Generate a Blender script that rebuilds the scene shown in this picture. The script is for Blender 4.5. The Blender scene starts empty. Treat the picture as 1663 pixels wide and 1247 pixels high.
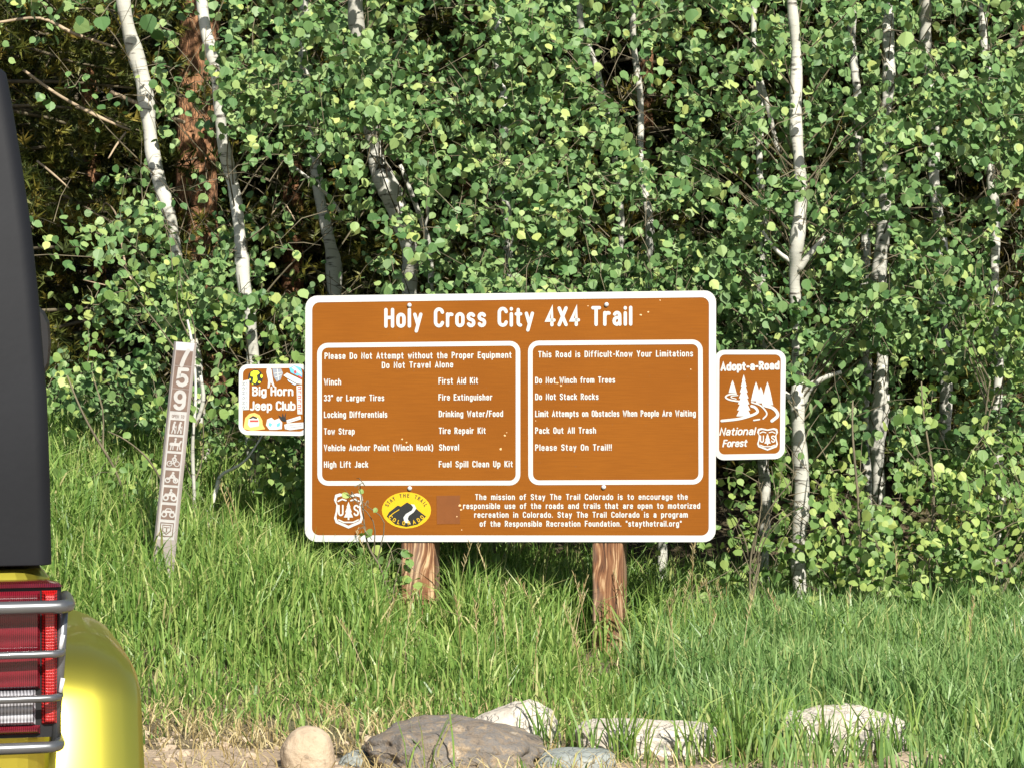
import bpy, math, random
import numpy as np
from mathutils import Vector, noise as mnoise

random.seed(7)
rng = np.random.default_rng(11)
R = math.radians
C = bpy.context.scene.collection
scene = bpy.context.scene

# ------------------------------------------------------------------ camera, sky, sun, exposure
F = 4745.0          # focal length in photo pixels (1663 px wide photo)
CX, HZ = 831.5, 495.0
CAMZ = 1.6
cam = bpy.data.cameras.new('camera')
cam.sensor_fit = 'HORIZONTAL'
cam.sensor_width = 36.0
cam.lens = F / 1663.0 * 36.0
cam.shift_y = -(623.5 - HZ) / 1663.0
cam.clip_start = 0.1
cam.clip_end = 2000
camo = bpy.data.objects.new('camera', cam)
camo.location = (0, 0, CAMZ)
camo.rotation_euler = (R(90), 0, 0)
C.objects.link(camo)
scene.camera = camo

SUN_EL, SUN_AZ = 39.0, 20.0      # azimuth: degrees to the right of straight behind the camera
to_sun = Vector((math.sin(R(SUN_AZ)) * math.cos(R(SUN_EL)), -math.cos(R(SUN_AZ)) * math.cos(R(SUN_EL)), math.sin(R(SUN_EL))))
world = bpy.data.worlds.new('World')
scene.world = world
world.use_nodes = True
wn = world.node_tree
sky = wn.nodes.new('ShaderNodeTexSky')
sky.sky_type = 'NISHITA'
sky.sun_disc = False
sky.sun_elevation = R(SUN_EL)
sky.sun_rotation = math.atan2(to_sun.x, to_sun.y)
wn.links.new(sky.outputs[0], wn.nodes['Background'].inputs[0])
wn.nodes['Background'].inputs[1].default_value = 0.07
sl = bpy.data.lights.new('sun', 'SUN')
sl.energy = 5.0
sl.angle = R(0.5)
sl.color = (1.0, 0.95, 0.86)
so = bpy.data.objects.new('sun', sl)
so.rotation_euler = to_sun.to_track_quat('Z', 'Y').to_euler()
so.location = (4, -6, 12)
C.objects.link(so)
scene.view_settings.view_transform = 'Standard'
scene.view_settings.look = 'None'
scene.view_settings.gamma = 1.0
scene.view_settings.exposure = 0.85
scene.cycles.max_bounces = 6
scene.cycles.transparent_max_bounces = 4
scene.cycles.use_denoising = True


# ------------------------------------------------------------------ helpers
def P(px, py, d):
    return np.array(((px - CX) / F * d, d, CAMZ - (py - HZ) / F * d))


def sstep(a, b, v):
    t = np.clip((np.asarray(v, float) - a) / (b - a), 0, 1)
    return t * t * (3 - 2 * t)


def terrain(x, y):
    x = np.asarray(x, float); y = np.asarray(y, float)
    s = sstep(10.2, 14.6, y)
    lx = sstep(0.9, -2.6, x)
    far = np.clip(y, 0, 70)
    hill = 0.24 * np.clip(far - 16.5, 0, None)
    bump = 0.03 * np.sin(x * 2.3 + 1.0) * np.sin(y * 1.9) * sstep(10.6, 12, y)
    return s * (0.03 + 0.75 * lx) + hill + bump


def ground_pt(px, d):
    x = (px - CX) / F * d
    return np.array((x, d, float(terrain(x, d))))


def set_props(o, label=None, cat=None, group=None, kind=None):
    if label: o['label'] = label
    if cat: o['category'] = cat
    if group: o['group'] = group
    if kind: o['kind'] = kind
    return o


def thing(name, label, cat, loc=(0, 0, 0), rotz=0.0, group=None):
    o = bpy.data.objects.new(name, None)
    o.empty_display_size = 0.1
    o.location = tuple(float(v) for v in loc)
    o.rotation_euler = (0, 0, rotz)
    C.objects.link(o)
    return set_props(o, label, cat, group)


def root_off(parent):
    off = Vector((0, 0, 0))
    p = parent
    while p is not None:
        off += Vector(p.location)
        p = p.parent
    return np.array(off)


def np_mesh(name, V, faces, mat, parent=None, smooth=False, local=False):
    """faces: list of (M,k) int arrays or one list of tuples. V in world space unless local."""
    V = np.asarray(V, dtype=np.float64)
    if parent is not None and not local:
        V = V - root_off(parent)
    me = bpy.data.meshes.new(name)
    if isinstance(faces, np.ndarray):
        faces = [faces]
    idx, tot = [], []
    for f in faces:
        if isinstance(f, np.ndarray):
            idx.append(f.reshape(-1)); tot.append(np.full(len(f), f.shape[1], dtype=np.int32))
        else:
            idx.append(np.array(f, dtype=np.int32)); tot.append(np.array([len(f)], dtype=np.int32))
    idx = np.concatenate(idx).astype(np.int32); tot = np.concatenate(tot).astype(np.int32)
    start = np.concatenate(([0], np.cumsum(tot)[:-1])).astype(np.int32)
    me.vertices.add(len(V)); me.vertices.foreach_set('co', V.astype(np.float32).reshape(-1))
    me.loops.add(len(idx)); me.loops.foreach_set('vertex_index', idx)
    me.polygons.add(len(tot)); me.polygons.foreach_set('loop_start', start); me.polygons.foreach_set('loop_total', tot)
    me.polygons.foreach_set('use_smooth', np.full(len(tot), bool(smooth)))
    me.update(calc_edges=True)
    me.validate()
    if mat: me.materials.append(mat)
    o = bpy.data.objects.new(name, me)
    C.objects.link(o)
    if parent is not None:
        o.parent = parent
    return o


class MB:
    """collects geometry for one mesh"""
    def __init__(s):
        s.v = []; s.f = []; s.n = 0

    def add(s, V, faces):
        V = np.asarray(V, float)
        for f in faces:
            s.f.append([int(i) + s.n for i in f])
        s.v.append(V); s.n += len(V)

    def box(s, x0, x1, y0, y1, z0, z1):
        V = [(x0, y0, z0), (x1, y0, z0), (x1, y1, z0), (x0, y1, z0), (x0, y0, z1), (x1, y0, z1), (x1, y1, z1), (x0, y1, z1)]
        s.add(V, [(0, 3, 2, 1), (4, 5, 6, 7), (0, 1, 5, 4), (1, 2, 6, 5), (2, 3, 7, 6), (3, 0, 4, 7)])

    def tube(s, pts, rad, n=10, jit=0.0, cap=True):
        pts = np.asarray(pts, float); m = len(pts)
        rad = np.broadcast_to(np.asarray(rad, float), (m,))
        tan = np.gradient(pts, axis=0)
        tan /= np.linalg.norm(tan, axis=1, keepdims=True) + 1e-9
        ref = np.array((1.0, 0, 0)) if abs(tan[0][0]) < 0.8 else np.array((0, 1.0, 0))
        u = ref - tan[0] * ref.dot(tan[0]); u /= np.linalg.norm(u)
        V = []
        for i in range(m):
            u = u - tan[i] * u.dot(tan[i]); u /= np.linalg.norm(u) + 1e-9
            w = np.cross(tan[i], u)
            for k in range(n):
                a = 2 * math.pi * k / n
                rr = rad[i] * (1 + (random.uniform(-jit, jit) if jit else 0))
                V.append(pts[i] + (u * math.cos(a) + w * math.sin(a)) * rr)
        fs = []
        for i in range(m - 1):
            for k in range(n):
                k2 = (k + 1) % n
                fs.append((i * n + k, i * n + k2, (i + 1) * n + k2, (i + 1) * n + k))
        if cap:
            fs.append(tuple(range(n))[::-1]); fs.append(tuple((m - 1) * n + k for k in range(n)))
        s.add(V, fs)

    def loft(s, rings, cap0=True, cap1=True):
        n = len(rings[0]); V = np.concatenate([np.asarray(r, float) for r in rings]); fs = []
        for i in range(len(rings) - 1):
            for k in range(n):
                k2 = (k + 1) % n
                fs.append((i * n + k, i * n + k2, (i + 1) * n + k2, (i + 1) * n + k))
        if cap0: fs.append(tuple(range(n))[::-1])
        if cap1: fs.append(tuple((len(rings) - 1) * n + k for k in range(n)))
        s.add(V, fs)

    def build(s, name, mat, parent=None, smooth=False, local=False):
        return np_mesh(name, np.concatenate(s.v), s.f, mat, parent, smooth, local)


def catmull(pts, sub=5):
    pts = np.asarray(pts, float)
    q = np.vstack([2 * pts[0] - pts[1], pts, 2 * pts[-1] - pts[-2]])
    out = []
    for i in range(1, len(q) - 2):
        for k in range(sub):
            t = k / sub
            a, b, c, d = q[i - 1], q[i], q[i + 1], q[i + 2]
            out.append(0.5 * ((2 * b) + (-a + c) * t + (2 * a - 5 * b + 4 * c - d) * t * t + (-a + 3 * b - 3 * c + d) * t ** 3))
    out.append(pts[-1])
    return np.array(out)


# ------------------------------------------------------------------ materials
def new_mat(name):
    m = bpy.data.materials.new(name); m.use_nodes = True
    nt = m.node_tree
    return m, nt, nt.nodes['Principled BSDF']


def nd(nt, typ, ins=None, **kw):
    n = nt.nodes.new('ShaderNode' + typ)
    for k, v in kw.items(): setattr(n, k, v)
    for k, v in (ins or {}).items():
        if isinstance(v, bpy.types.NodeSocket): nt.links.new(v, n.inputs[k])
        else: n.inputs[k].default_value = v
    return n


def ramp(nt, fac, stops, interp='LINEAR'):
    n = nt.nodes.new('ShaderNodeValToRGB'); cr = n.color_ramp; cr.interpolation = interp
    while len(cr.elements) < len(stops): cr.elements.new(0.5)
    for e, (p, c) in zip(cr.elements, stops):
        e.position = p; e.color = (c[0], c[1], c[2], 1) if len(c) == 3 else c
    nt.links.new(fac, n.inputs[0])
    return n.outputs[0]


def mix(nt, fac, a, b, mode='MIX'):
    n = nt.nodes.new('ShaderNodeMix'); n.data_type = 'RGBA'; n.blend_type = mode
    for i, v in ((0, fac), (6, a), (7, b)):
        if isinstance(v, bpy.types.NodeSocket): nt.links.new(v, n.inputs[i])
        elif isinstance(v, (int, float)): n.inputs[i].default_value = v
        else: n.inputs[i].default_value = (*v, 1)
    return n.outputs[2]


def coords(nt, scale=(1, 1, 1), kind='Object'):
    tc = nt.nodes.new('ShaderNodeTexCoord')
    mp = nd(nt, 'Mapping', {'Vector': tc.outputs[kind], 'Scale': scale})
    return mp.outputs[0]


def noise_tex(nt, vec, scale, detail=4, rough=0.55, dist=0.0):
    return nd(nt, 'TexNoise', {'Vector': vec, 'Scale': scale, 'Detail': detail, 'Roughness': rough, 'Distortion': dist}).outputs[0]


def bump(nt, b, h, strength=0.3, dist=0.01):
    n = nd(nt, 'Bump', {'Height': h, 'Strength': strength, 'Distance': dist})
    nt.links.new(n.outputs[0], b.inputs['Normal'])


def plain(name, col, rough=0.5, metal=0.0, coat=0.0, var=0.15, nscale=8.0, spec=0.5, bmp=0.0):
    m, nt, b = new_mat(name)
    v = coords(nt)
    n = noise_tex(nt, v, nscale)
    c0 = tuple(c * (1 - var) for c in col); c1 = tuple(min(1, c * (1 + var)) for c in col)
    nt.links.new(ramp(nt, n, [(0.3, c0), (0.7, c1)]), b.inputs['Base Color'])
    b.inputs['Roughness'].default_value = rough; b.inputs['Metallic'].default_value = metal
    b.inputs['Coat Weight'].default_value = coat; b.inputs['Coat Roughness'].default_value = 0.06
    b.inputs['Specular IOR Level'].default_value = spec
    if bmp: bump(nt, b, noise_tex(nt, v, nscale * 12), bmp, 0.002)
    return m


def leafy(name, stops, trans=0.3, rough=0.42, spec=0.35, back=None):
    m, nt, b = new_mat(name)
    g = nt.nodes.new('ShaderNodeNewGeometry')
    col = ramp(nt, g.outputs['Random Per Island'], stops)
    if back: col = mix(nt, g.outputs['Backfacing'], col, mix(nt, 0.6, col, back))
    nt.links.new(col, b.inputs['Base Color'])
    b.inputs['Roughness'].default_value = rough
    b.inputs['Specular IOR Level'].default_value = spec
    t = nd(nt, 'BsdfTranslucent', {'Color': mix(nt, 1.0, col, (0.85, 1.1, 0.45), 'MULTIPLY')})
    ms = nd(nt, 'MixShader', {0: trans, 1: b.outputs[0], 2: t.outputs[0]})
    nt.links.new(ms.outputs[0], nt.nodes['Material Output'].inputs[0])
    return m


M = {}
M['leaf'] = leafy('aspen_leaf', [(0, (0.05, 0.115, 0.036)), (0.3, (0.10, 0.19, 0.062)), (0.62, (0.155, 0.255, 0.09)), (0.88, (0.235, 0.325, 0.115)), (1, (0.36, 0.42, 0.13))], 0.14, 0.5, 0.25, (0.20, 0.29, 0.15))
M['leaf_sapling'] = leafy('sapling_leaf', [(0, (0.08, 0.16, 0.04)), (0.5, (0.17, 0.27, 0.075)), (1, (0.33, 0.40, 0.11))], 0.22, 0.48, 0.3, (0.20, 0.29, 0.14))
M['needle'] = leafy('pine_needle', [(0, (0.03, 0.045, 0.012)), (0.5, (0.08, 0.095, 0.018)), (0.85, (0.17, 0.16, 0.028)), (1, (0.28, 0.20, 0.045))], 0.12, 0.5, 0.3)
M['grass'] = leafy('grass_blade', [(0, (0.08, 0.165, 0.03)), (0.4, (0.16, 0.27, 0.055)), (0.72, (0.24, 0.34, 0.085)), (0.93, (0.34, 0.41, 0.12)), (1, (0.48, 0.43, 0.21))], 0.3, 0.42, 0.4)
M['tall_grass'] = leafy('tall_grass_blade', [(0, (0.09, 0.18, 0.05)), (0.5, (0.17, 0.285, 0.085)), (0.85, (0.25, 0.36, 0.13)), (1, (0.40, 0.42, 0.16))], 0.3, 0.42, 0.4)
M['dry'] = leafy('dry_grass_blade', [(0, (0.26, 0.19, 0.08)), (0.5, (0.42, 0.33, 0.16)), (1, (0.55, 0.47, 0.27))], 0.2, 0.6, 0.2)


def aspen_bark():
    m, nt, b = new_mat('aspen_bark')
    v = coords(nt)
    vh = coords(nt, (3, 3, 16))
    n1 = noise_tex(nt, v, 3.0, 3)
    n2 = noise_tex(nt, vh, 3.0, 4, 0.6)
    base = ramp(nt, n1, [(0.3, (0.34, 0.33, 0.28)), (0.55, (0.50, 0.49, 0.43)), (0.8, (0.40, 0.41, 0.36))])
    dark = ramp(nt, n2, [(0.57, (0, 0, 0)), (0.68, (1, 1, 1))])
    col = mix(nt, dark, base, (0.07, 0.06, 0.05))
    nt.links.new(col, b.inputs['Base Color'])
    b.inputs['Roughness'].default_value = 0.75
    bump(nt, b, n2, 0.3, 0.006)
    return m


def pine_bark():
    m, nt, b = new_mat('pine_bark')
    v = coords(nt, (1, 1, 0.45))
    wv = nd(nt, 'VectorMath', {0: v, 1: nd(nt, 'VectorMath', {0: nd(nt, 'TexNoise', {'Vector': v, 'Scale': 14.0, 'Detail': 4.0}).outputs[1], 1: (0.12, 0.12, 0.12)}, operation='MULTIPLY').outputs[0]}, operation='ADD')
    vo = nd(nt, 'TexVoronoi', {'Vector': wv.outputs[0], 'Scale': 30.0}, feature='DISTANCE_TO_EDGE')
    n = noise_tex(nt, coords(nt), 9.0, 5)
    base = ramp(nt, n, [(0.3, (0.20, 0.095, 0.045)), (0.6, (0.36, 0.18, 0.085)), (0.8, (0.48, 0.27, 0.13))])
    col = mix(nt, ramp(nt, vo.outputs[0], [(0.0, (0.75, 0.75, 0.75)), (0.14, (0, 0, 0))]), base, (0.09, 0.045, 0.025))
    nt.links.new(col, b.inputs['Base Color'])
    b.inputs['Roughness'].default_value = 0.9
    bump(nt, b, vo.outputs[0], 0.8, 0.02)
    return m


M['aspen_bark'] = aspen_bark()
M['pine_bark'] = pine_bark()
M['twig'] = plain('twig_bark', (0.12, 0.10, 0.06), 0.8, var=0.4, nscale=14)
M['dead_wood'] = plain('dead_wood', (0.34, 0.26, 0.17), 0.85, var=0.4, nscale=10)
M['scar'] = plain('bark_scar', (0.035, 0.03, 0.026), 0.9, var=0.4, nscale=20)


def wood_mat():
    m, nt, b = new_mat('weathered_timber')
    tc = nt.nodes.new('ShaderNodeTexCoord')
    warp = noise_tex(nt, nd(nt, 'Mapping', {'Vector': tc.outputs['Object'], 'Scale': (3.5, 3.5, 1.5)}).outputs[0], 1.3, 2)
    sep = nd(nt, 'SeparateXYZ', {0: tc.outputs['Object']})
    a = nd(nt, 'Math', {0: warp, 1: 0.17}, operation='MULTIPLY').outputs[0]
    x2 = nd(nt, 'Math', {0: sep.outputs[0], 1: a}, operation='ADD').outputs[0]
    cmb = nd(nt, 'CombineXYZ', {0: x2, 1: sep.outputs[1], 2: nd(nt, 'Math', {0: sep.outputs[2], 1: 0.05}, operation='MULTIPLY').outputs[0]})
    g = nd(nt, 'TexNoise', {'Vector': cmb.outputs[0], 'Scale': 95.0, 'Detail': 4.0, 'Roughness': 0.55}).outputs[0]
    col = ramp(nt, g, [(0.34, (0.03, 0.013, 0.006)), (0.45, (0.14, 0.056, 0.022)), (0.55, (0.23, 0.105, 0.045)), (0.64, (0.52, 0.36, 0.20))])
    grey = noise_tex(nt, coords(nt, (4, 4, 1.2)), 2.2, 4)
    col = mix(nt, ramp(nt, grey, [(0.46, (0, 0, 0)), (0.70, (0.6, 0.6, 0.6))]), col, (0.24, 0.19, 0.15))
    nt.links.new(col, b.inputs['Base Color'])
    b.inputs['Roughness'].default_value = 0.85
    bump(nt, b, g, 0.6, 0.006)
    return m


M['timber'] = wood_mat()


def sign_face(name, c0, c1):
    m, nt, b = new_mat(name)
    n = noise_tex(nt, coords(nt), 1.4, 3)
    fine = noise_tex(nt, coords(nt, (1, 1, 26)), 9.0, 2)
    col = ramp(nt, n, [(0.3, c0), (0.7, c1)])
    col = mix(nt, ramp(nt, fine, [(0.35, (0, 0, 0)), (0.65, (0.35, 0.35, 0.35))]), col, tuple(c * 0.8 for c in c0))
    spots = noise_tex(nt, coords(nt), 60.0, 2)
    col = mix(nt, ramp(nt, spots, [(0.70, (0, 0, 0)), (0.78, (0.5, 0.5, 0.5))]), col, (0.2, 0.09, 0.03))
    nt.links.new(col, b.inputs['Base Color'])
    b.inputs['Roughness'].default_value = 0.62
    b.inputs['Specular IOR Level'].default_value = 0.12
    return m


M['brown'] = sign_face('brown_sign_sheeting', (0.205, 0.063, 0.0055), (0.25, 0.082, 0.0075))
M['patch'] = plain('faded_brown_patch', (0.175, 0.052, 0.007), 0.55, var=0.1)
M['white'] = plain('white_sign_sheeting', (0.52, 0.525, 0.50), 0.5, var=0.05, nscale=20)
M['alu'] = plain('bare_aluminium', (0.55, 0.56, 0.57), 0.35, 0.8)
M['bolt'] = plain('galvanised_bolt', (0.50, 0.51, 0.52), 0.4, 0.1)
M['yellow'] = plain('yellow_sticker', (0.60, 0.38, 0.012), 0.4, var=0.06)
M['black'] = plain('black_print', (0.02, 0.02, 0.02), 0.45)
M['acid'] = plain('acid_yellow_print', (0.70, 0.74, 0.03), 0.4, var=0.1)
M['blue'] = plain('blue_print', (0.12, 0.42, 0.72), 0.4)
M['paleblue'] = plain('pale_blue_print', (0.50, 0.66, 0.80), 0.4)
M['orange'] = plain('orange_print', (0.75, 0.42, 0.12), 0.4)
M['redpr'] = plain('red_print', (0.45, 0.06, 0.05), 0.4)
M['greypr'] = plain('grey_print', (0.25, 0.27, 0.31), 0.4)
M['chip'] = plain('paint_chip', (0.75, 0.48, 0.24), 0.5)
M['post_brown'] = plain('fibreglass_post', (0.30, 0.26, 0.24), 0.6, var=0.12, nscale=10)
M['post_top'] = plain('faded_post_top', (0.45, 0.46, 0.47), 0.6, var=0.1)
M['decal_brown'] = plain('brown_decal', (0.17, 0.115, 0.09), 0.5, var=0.15, nscale=30)
M['decal_white'] = plain('white_decal', (0.42, 0.405, 0.385), 0.5, var=0.08, nscale=30)

# ------------------------------------------------------------------ stroke lettering
W_ = 0.17


def arc(cx, cy, rx, ry, a0, a1, n=9):
    return [(cx + rx * math.cos(R(a0 + (a1 - a0) * i / (n - 1))), cy + ry * math.sin(R(a0 + (a1 - a0) * i / (n - 1)))) for i in range(n)]


def ov(x, y0, y1, r):          # closed stadium, left edge 0..2r
    p = arc(x, y1 - r, r, r, 0, 180) + arc(x, y0 + r, r, r, 180, 360)
    return p + [p[0]]


G = {}
r = .2
G['o'] = (.4, [ov(.2, 0, .7, .2)])
G['a'] = (.38, [arc(.19, .51, .18, .19, 150, 0) + [(.38, 0)], [(.38, .40), (.19, .40)] + arc(.18, .2, .18, .2, 90, 270) + [(.38, .12)]])
G['b'] = (.4, [[(0, 1), (0, 0)], arc(.2, .5, r, r, 180, 0) + arc(.2, .2, r, r, 0, -180)])
G['c'] = (.38, [arc(.2, .5, r, r, 15, 180) + arc(.2, .2, r, r, 180, 345)])
G['d'] = (.4, [[(.4, 1), (.4, 0)], arc(.2, .5, r, r, 0, 180) + arc(.2, .2, r, r, 180, 360)])
G['e'] = (.4, [[(.02, .37), (.4, .37)] + arc(.2, .5, r, r, 0, 180) + arc(.2, .2, r, r, 180, 335)])
G['f'] = (.28, [arc(.27, .82, .17, .18, 80, 180) + [(.1, 0)], [(-.03, .67), (.26, .67)]])
G['g'] = (.4, [[(.4, .7), (.4, -.1)] + arc(.2, -.1, .2, .18, 0, -150), arc(.2, .5, r, r, 0, 180) + arc(.2, .2, r, r, 180, 360)])
G['h'] = (.4, [[(0, 1), (0, 0)], arc(.2, .48, r, .22, 180, 0) + [(.4, 0)]])
G['i'] = (.0, [[(0, .68), (0, 0)], [(0, .96), (0, .99)]])
G['j'] = (.14, [[(.14, .68), (.14, -.12)] + arc(0, -.12, .14, .15, 0, -90), [(.14, .96), (.14, .99)]])
G['k'] = (.38, [[(0, 1), (0, 0)], [(.36, .7), (.03, .30)], [(.13, .42), (.39, 0)]])
G['l'] = (.0, [[(0, 1), (0, 0)]])
G['m'] = (.66, [[(0, .7), (0, 0)], arc(.165, .5, .165, .2, 180, 0) + [(.33, 0)], arc(.495, .5, .165, .2, 180, 0) + [(.66, 0)]])
G['n'] = (.4, [[(0, .7), (0, 0)], arc(.2, .48, r, .22, 180, 0) + [(.4, 0)]])
G['p'] = (.4, [[(0, .7), (0, -.3)], arc(.2, .5, r, r, 180, 0) + arc(.2, .2, r, r, 0, -180)])
G['q'] = (.4, [[(.4, .7), (.4, -.3)], arc(.2, .5, r, r, 0, 180) + arc(.2, .2, r, r, 180, 360)])
G['r'] = (.26, [[(0, .7), (0, 0)], arc(.2, .44, .2, .25, 180, 65)])
G['s'] = (.36, [arc(.18, .53, .18, .17, 25, 250) + arc(.18, .17, .18, .18, 70, -155)])
G['t'] = (.28, [[(.1, .93), (.1, .16)] + arc(.24, .16, .14, .16, 180, 275), [(-.03, .67), (.26, .67)]])
G['u'] = (.4, [[(0, .7), (0, .2)] + arc(.2, .2, r, r, 180, 360), [(.4, .7), (.4, 0)]])
G['v'] = (.38, [[(0, .7), (.19, 0), (.38, .7)]])
G['w'] = (.58, [[(0, .7), (.145, 0), (.29, .62), (.435, 0), (.58, .7)]])
G['x'] = (.38, [[(0, .7), (.38, 0)], [(.38, .7), (0, 0)]])
G['y'] = (.4, [[(0, .7), (.21, .06)], [(.4, .7), (.1, -.3)]])
G['z'] = (.36, [[(0, .68), (.36, .68), (0, .02), (.36, .02)]])
G['A'] = (.5, [[(0, 0), (.25, 1), (.5, 0)], [(.1, .3), (.4, .3)]])
G['B'] = (.44, [[(0, 0), (0, 1), (.22, 1)] + arc(.22, .77, .2, .23, 90, -90) + [(0, .54)], [(.2, .54)] + arc(.22, .27, .22, .27, 90, -90) + [(0, 0)]])
G['C'] = (.44, [arc(.23, .77, .23, .23, 10, 180) + arc(.23, .23, .23, .23, 180, 350)])
G['D'] = (.44, [[(0, 0), (0, 1), (.2, 1)] + arc(.2, .74, .24, .26, 90, 0) + arc(.2, .26, .24, .26, 0, -90) + [(0, 0)]])
G['E'] = (.38, [[(.38, 1), (0, 1), (0, 0), (.38, 0)], [(0, .52), (.33, .52)]])
G['F'] = (.38, [[(.38, 1), (0, 1), (0, 0)], [(0, .52), (.33, .52)]])
G['H'] = (.44, [[(0, 1), (0, 0)], [(.44, 1), (.44, 0)], [(0, .52), (.44, .52)]])
G['I'] = (.0, [[(0, 1), (0, 0)]])
G['G'] = (.46, [arc(.23, .77, .23, .23, 10, 180) + arc(.23, .23, .23, .23, 180, 360) + [(.46, .45), (.25, .45)]])
G['J'] = (.3, [[(.3, 1), (.3, .18)] + arc(.12, .18, .18, .18, 0, -140)])
G['K'] = (.44, [[(0, 1), (0, 0)], [(.42, 1), (.02, .38)], [(.14, .56), (.45, 0)]])
G['L'] = (.36, [[(0, 1), (0, 0), (.36, 0)]])
G['M'] = (.58, [[(0, 0), (0, 1), (.29, .3), (.58, 1), (.58, 0)]])
G['N'] = (.46, [[(0, 0), (0, 1), (.46, 0), (.46, 1)]])
G['O'] = (.46, [ov(.23, 0, 1, .23)])
G['P'] = (.42, [[(0, 0), (0, 1), (.2, 1)] + arc(.2, .74, .22, .26, 90, -90) + [(0, .48)]])
G['R'] = (.44, [[(0, 0), (0, 1), (.2, 1)] + arc(.2, .75, .22, .25, 90, -90) + [(0, .5)], [(.2, .5), (.44, 0)]])
G['S'] = (.44, [arc(.22, .77, .22, .23, 15, 250) + arc(.22, .25, .22, .25, 70, -165)])
G['T'] = (.44, [[(0, 1), (.44, 1)], [(.22, 1), (.22, 0)]])
G['U'] = (.44, [[(0, 1), (0, .23)] + arc(.22, .23, .22, .23, 180, 360) + [(.44, 1)]])
G['V'] = (.46, [[(0, 1), (.23, 0), (.46, 1)]])
G['W'] = (.7, [[(0, 1), (.17, 0), (.35, .8), (.53, 0), (.7, 1)]])
G['X'] = (.46, [[(0, 1), (.46, 0)], [(.46, 1), (0, 0)]])
G['Y'] = (.46, [[(0, 1), (.23, .48), (.23, 0)], [(.46, 1), (.23, .48)]])
G['3'] = (.4, [arc(.19, .76, .2, .24, 160, -80) + arc(.19, .26, .21, .26, 80, -160)])
G['4'] = (.44, [[(.32, 0), (.32, 1), (0, .28), (.46, .28)]])
G['5'] = (.42, [[(.4, 1), (.04, 1), (.02, .56)] + arc(.2, .34, .22, .3, 125, -150)])
G['7'] = (.42, [[(0, 1), (.42, 1), (.14, 0)]])
G['9'] = (.42, [arc(.21, .7, .21, .3, 0, 360, 15), [(.42, .7), (.42, .3)] + arc(.21, .28, .21, .28, 0, -150)])
G['-'] = (.2, [[(0, .42), (.2, .42)]])
G['/'] = (.32, [[(0, -.08), (.32, 1.08)]])
G['.'] = (.0, [[(0, 0), (0, .03)]])
G['!'] = (.0, [[(0, 1), (0, .34)], [(0, 0), (0, .03)]])
G['('] = (.16, [arc(.26, .42, .26, .66, 115, 245)])
G[')'] = (.16, [arc(-.1, .42, .26, .66, 65, -65)])
G['"'] = (.16, [[(0, 1), (0, .8)], [(.16, 1), (.16, .8)]])


def ribbon(pts, w, n_cap=5):
    p = [pts[0]]
    for q in pts[1:]:
        if abs(q[0] - p[-1][0]) + abs(q[1] - p[-1][1]) > 1e-5: p.append(q)
    p = np.array(p, float)
    closed = len(p) > 3 and np.hypot(*(p[0] - p[-1])) < 1e-4
    if closed: p = p[:-1]
    n = len(p); V = []; Fc = []
    if n == 1:
        V = [(p[0][0] + w / 2 * math.cos(a), p[0][1] + w / 2 * math.sin(a)) for a in np.linspace(0, 2 * math.pi, 10)[:-1]]
        return V, [tuple(range(9))]
    for i in range(n):
        if closed: a, c = p[i - 1], p[(i + 1) % n]
        else: a, c = p[max(i - 1, 0)], p[min(i + 1, n - 1)]
        d1 = p[i] - a if not np.allclose(p[i], a) else c - p[i]
        d2 = c - p[i] if not np.allclose(c, p[i]) else d1
        d1 = d1 / np.hypot(*d1); d2 = d2 / np.hypot(*d2)
        n1 = np.array((-d1[1], d1[0])); n2 = np.array((-d2[1], d2[0]))
        m = n1 + n2; L = np.hypot(*m)
        m = n1 if L < 1e-3 else m / L
        k = 1 / max(0.45, m.dot(n1))
        V.append(p[i] + m * k * w / 2); V.append(p[i] - m * k * w / 2)
    for i in range(n if closed else n - 1):
        j = (i + 1) % n
        Fc.append((2 * i, 2 * i + 1, 2 * j + 1, 2 * j))
    if not closed:
        for (i, o, sgn) in ((0, p[0] - p[1], 1), (n - 1, p[-1] - p[-2], -1)):
            o = o / np.hypot(*o); s = np.array((-o[1], o[0]))
            base = len(V); ids = []
            for k in range(1, n_cap):
                a = math.pi * k / n_cap
                V.append(p[i] + w / 2 * (s * math.cos(a) + o * math.sin(a))); ids.append(base + k - 1)
            lo, hi = (2 * i + 1, 2 * i) if sgn == 1 else (2 * i, 2 * i + 1)
            Fc.append(tuple([lo] + ids + [hi]))
    return [tuple(v) for v in V], Fc


class Sheet:
    """a flat or thin thing on a vertical plane; (u, v) are photograph pixels carried onto that plane"""
    def __init__(s, pxl, dl, pxr, dr):
        a = np.array(((pxl - CX) / F * dl, dl)); b = np.array(((pxr - CX) / F * dr, dr))
        t = b - a; t /= np.hypot(*t)
        s.n = np.array((t[1], -t[0]))           # towards the camera
        if s.n[1] > 0: s.n = -s.n
        s.c = s.n.dot(a)

    def at(s, u, v, off=0.0):
        dx, dz = (u - CX) / F, -(v - HZ) / F
        t = (s.c + off) / (s.n[0] * dx + s.n[1])
        return (t * dx, t, CAMZ + t * dz)


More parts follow.
